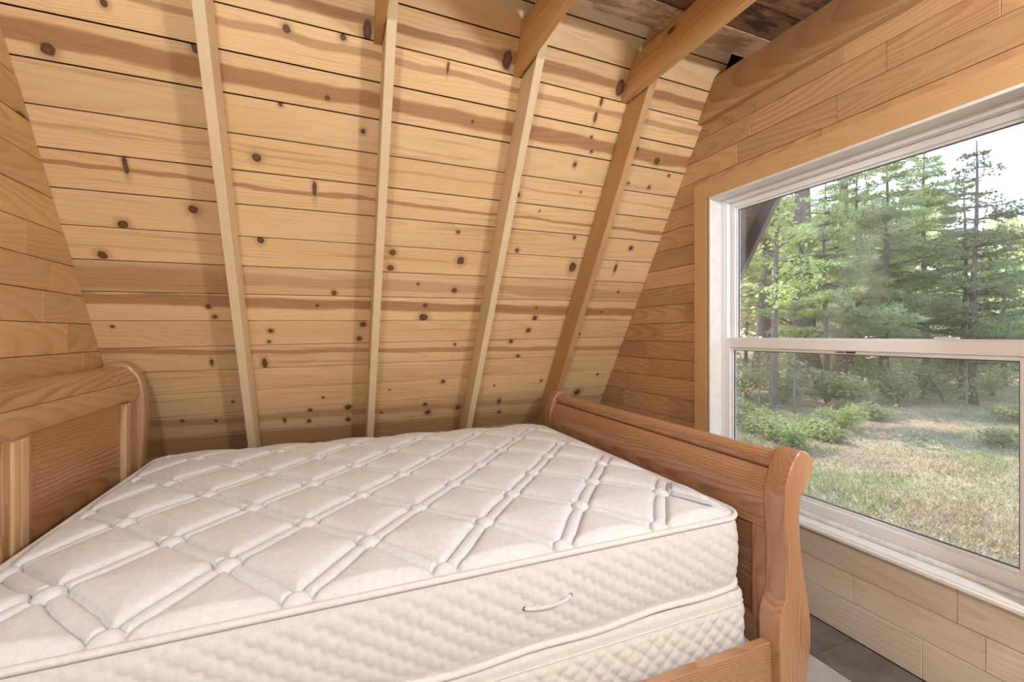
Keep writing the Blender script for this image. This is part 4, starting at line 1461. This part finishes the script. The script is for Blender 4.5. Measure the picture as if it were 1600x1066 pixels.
# undergrowth
UNDER = [(1160, 7.6, 0.7, 'bushy green seedling clump at the left corner of the lower pane', 'under_leaf'), (1185, 7.0, 0.55, 'leafy clump in front of the leaning sapling', 'under_leaf'),
         (1215, 6.4, 0.5, 'low leafy clump left of the bright yellow-green seedlings', 'under_leaf'), (1240, 5.9, 0.55, 'bright yellow-green seedling clump low in the lower pane', 'maple_leaf'),
         (1262, 6.9, 0.45, 'rounded pale green plant right of the bright seedlings', 'under_leaf'), (1225, 9.6, 0.9, 'tall green brush at the foot of the massive trunk', 'under_leaf'),
         (1290, 9.8, 0.7, 'green brush between the massive trunk and the centre', 'under_leaf'), (1318, 7.3, 0.6, 'light green seedling standing centre left in the lower pane', 'maple_leaf'),
         (1345, 9.0, 0.75, 'dark green brush left of the middle pine foot', 'under_leaf'), (1372, 8.0, 0.5, 'small leafy clump below the middle pine', 'under_leaf'),
         (1405, 9.6, 0.8, 'green brush right of the middle pine foot', 'under_leaf'), (1440, 10.5, 0.9, 'dense green brush in the shade centre right', 'under_leaf'),
         (1475, 9.8, 0.8, 'dense brush left of the spruce trunks', 'under_leaf'), (1550, 11.0, 0.8, 'yellowish brush right of the spruce trunks', 'maple_leaf'),
         (1580, 7.6, 0.45, 'blue-green low plants at the right edge of the lower pane', 'under_leaf'), (1565, 6.2, 0.35, 'small green plants near the right stile', 'under_leaf'),
         (1168, 10.5, 0.9, 'tall brush behind the left saplings', 'under_leaf'), (1300, 6.5, 0.35, 'small weeds in front of the light green seedling', 'under_leaf'),
         (1360, 12.5, 1.0, 'sunlit brush far behind the middle pine', 'maple_leaf'), (1270, 14.0, 1.2, 'sunlit brush behind the massive trunk', 'maple_leaf'),
         (1500, 13.5, 1.1, 'shaded brush behind the spruce trunks', 'under_leaf'), (1430, 14.5, 1.2, 'sunlit brush far back right of centre', 'maple_leaf')]
for (u, d, h, lab, mk) in UNDER:
    broadleaf('shrub', gpos(u, d), h * (0.62 if d < 9 else 1.0), h * (0.75 if d < 9 else 1.0), int((500 if d < 9 else 900) + 700 * h), 0.06 if d < 9 else 0.075, lab, mk, 'shrub', 'undergrowth at the wood edge', stems=6, trunk_r=0.008)

# grass, uncountable
def grass(name, n, mat, hmin, hmax, label, d0, d1, bias):
    d = d0 + (d1 - d0) * rng.uniform(0, 1, n) ** bias
    u = rng.uniform(1080, 1640, n)
    r = (u - 800) / FPX
    x = d * (R_FWD.x + R_RIGHT.x * r); y = d * (R_FWD.y + R_RIGHT.y * r)
    cl = np.sin(x * 2.1 + 3 * np.sin(y * 1.3)) + np.sin(y * 3.3 + 1.0 + 2 * np.sin(x * 0.9))
    keep = (cl * (1 if mat == 'grass' else -1) > -0.1 + rng.normal(0, 0.6, n)) & (x > 2.2)
    x, y = x[keep], y[keep]
    k = len(x)
    P = np.stack([x, y, ground_z(x, y) - 0.005], -1)
    az = rng.uniform(0, 2 * np.pi, k)
    h = rng.uniform(hmin, hmax, k)
    ln = rng.uniform(0.2, 1.1, k) * h
    tip = P + np.stack([np.cos(az) * ln, np.sin(az) * ln, h], -1)
    w = 0.006 + 0.004 * rng.uniform(0, 1, k)
    sd = np.stack([-np.sin(az) * w, np.cos(az) * w, 0 * w], -1)
    V = np.stack([P - sd, P + sd, tip], 1).reshape(-1, 3)
    T_ = np.arange(len(V)).reshape(-1, 3)
    o = put(name, mesh_arrays(name, V, T_), None, M[mat])
    return tag(o, label, 'grass', kind='stuff')
grass('green_grass', 42000, 'grass', 0.02, 0.07, 'short green grass in patches across the clearing', 2.4, 13.0, 1.4)
grass('dry_grass', 80000, 'dry_grass', 0.012, 0.05, 'dry straw-coloured grass and litter across the clearing', 2.4, 12.0, 1.4)

# roof overhang seen at the upper left of the glass: the slope runs on past the gable
over = empty('roof_overhang', (2.3, 2.4, 1.5))
tag(over, 'dark board underside of the roof edge outside the window', 'roof', kind='structure')
OO = Vector(over.location)
M['roof_board'] = wood('weathered_roof_board', (0.15, 0.115, 0.09), (0.07, 0.05, 0.04), ring=0.012, contrast=0.6, vary=0.4, rough=0.8, spec=0.1, tilt=0.02)
M['rake'] = wood('rake_board', (0.20, 0.17, 0.14), (0.11, 0.09, 0.075), ring=0.01, contrast=0.5, vary=0.1, rough=0.8, spec=0.1, tilt=0.02)
for k in range(17):
    s0 = 0.1 + k * 0.2
    poly = [(XW + 0.135, s0 + .002), (2.62, s0 + .002), (2.62, s0 + 0.198), (XW + 0.135, s0 + 0.198)]
    o = plank('plank', poly, slope_frame, -0.045, -0.02 - 0.002 * (k % 2), M['roof_board'], None, 0.002)
    o.parent = over
    o.matrix_basis = Matrix.Translation(-OO) @ o.matrix_basis
me = box_mesh('rake_board', -1.75, 1.75, -0.02, 0.02, -0.06, 0.06, 0.003)
o = put('rake_board', me, over, M['rake'], Matrix.Translation(-OO) @ frame_matrix(S_O + Vector((2.642, 0, 0)) + S_UP * 1.8 + S_N * 0.0, S_UP, Vector((1, 0, 0)), -S_N))
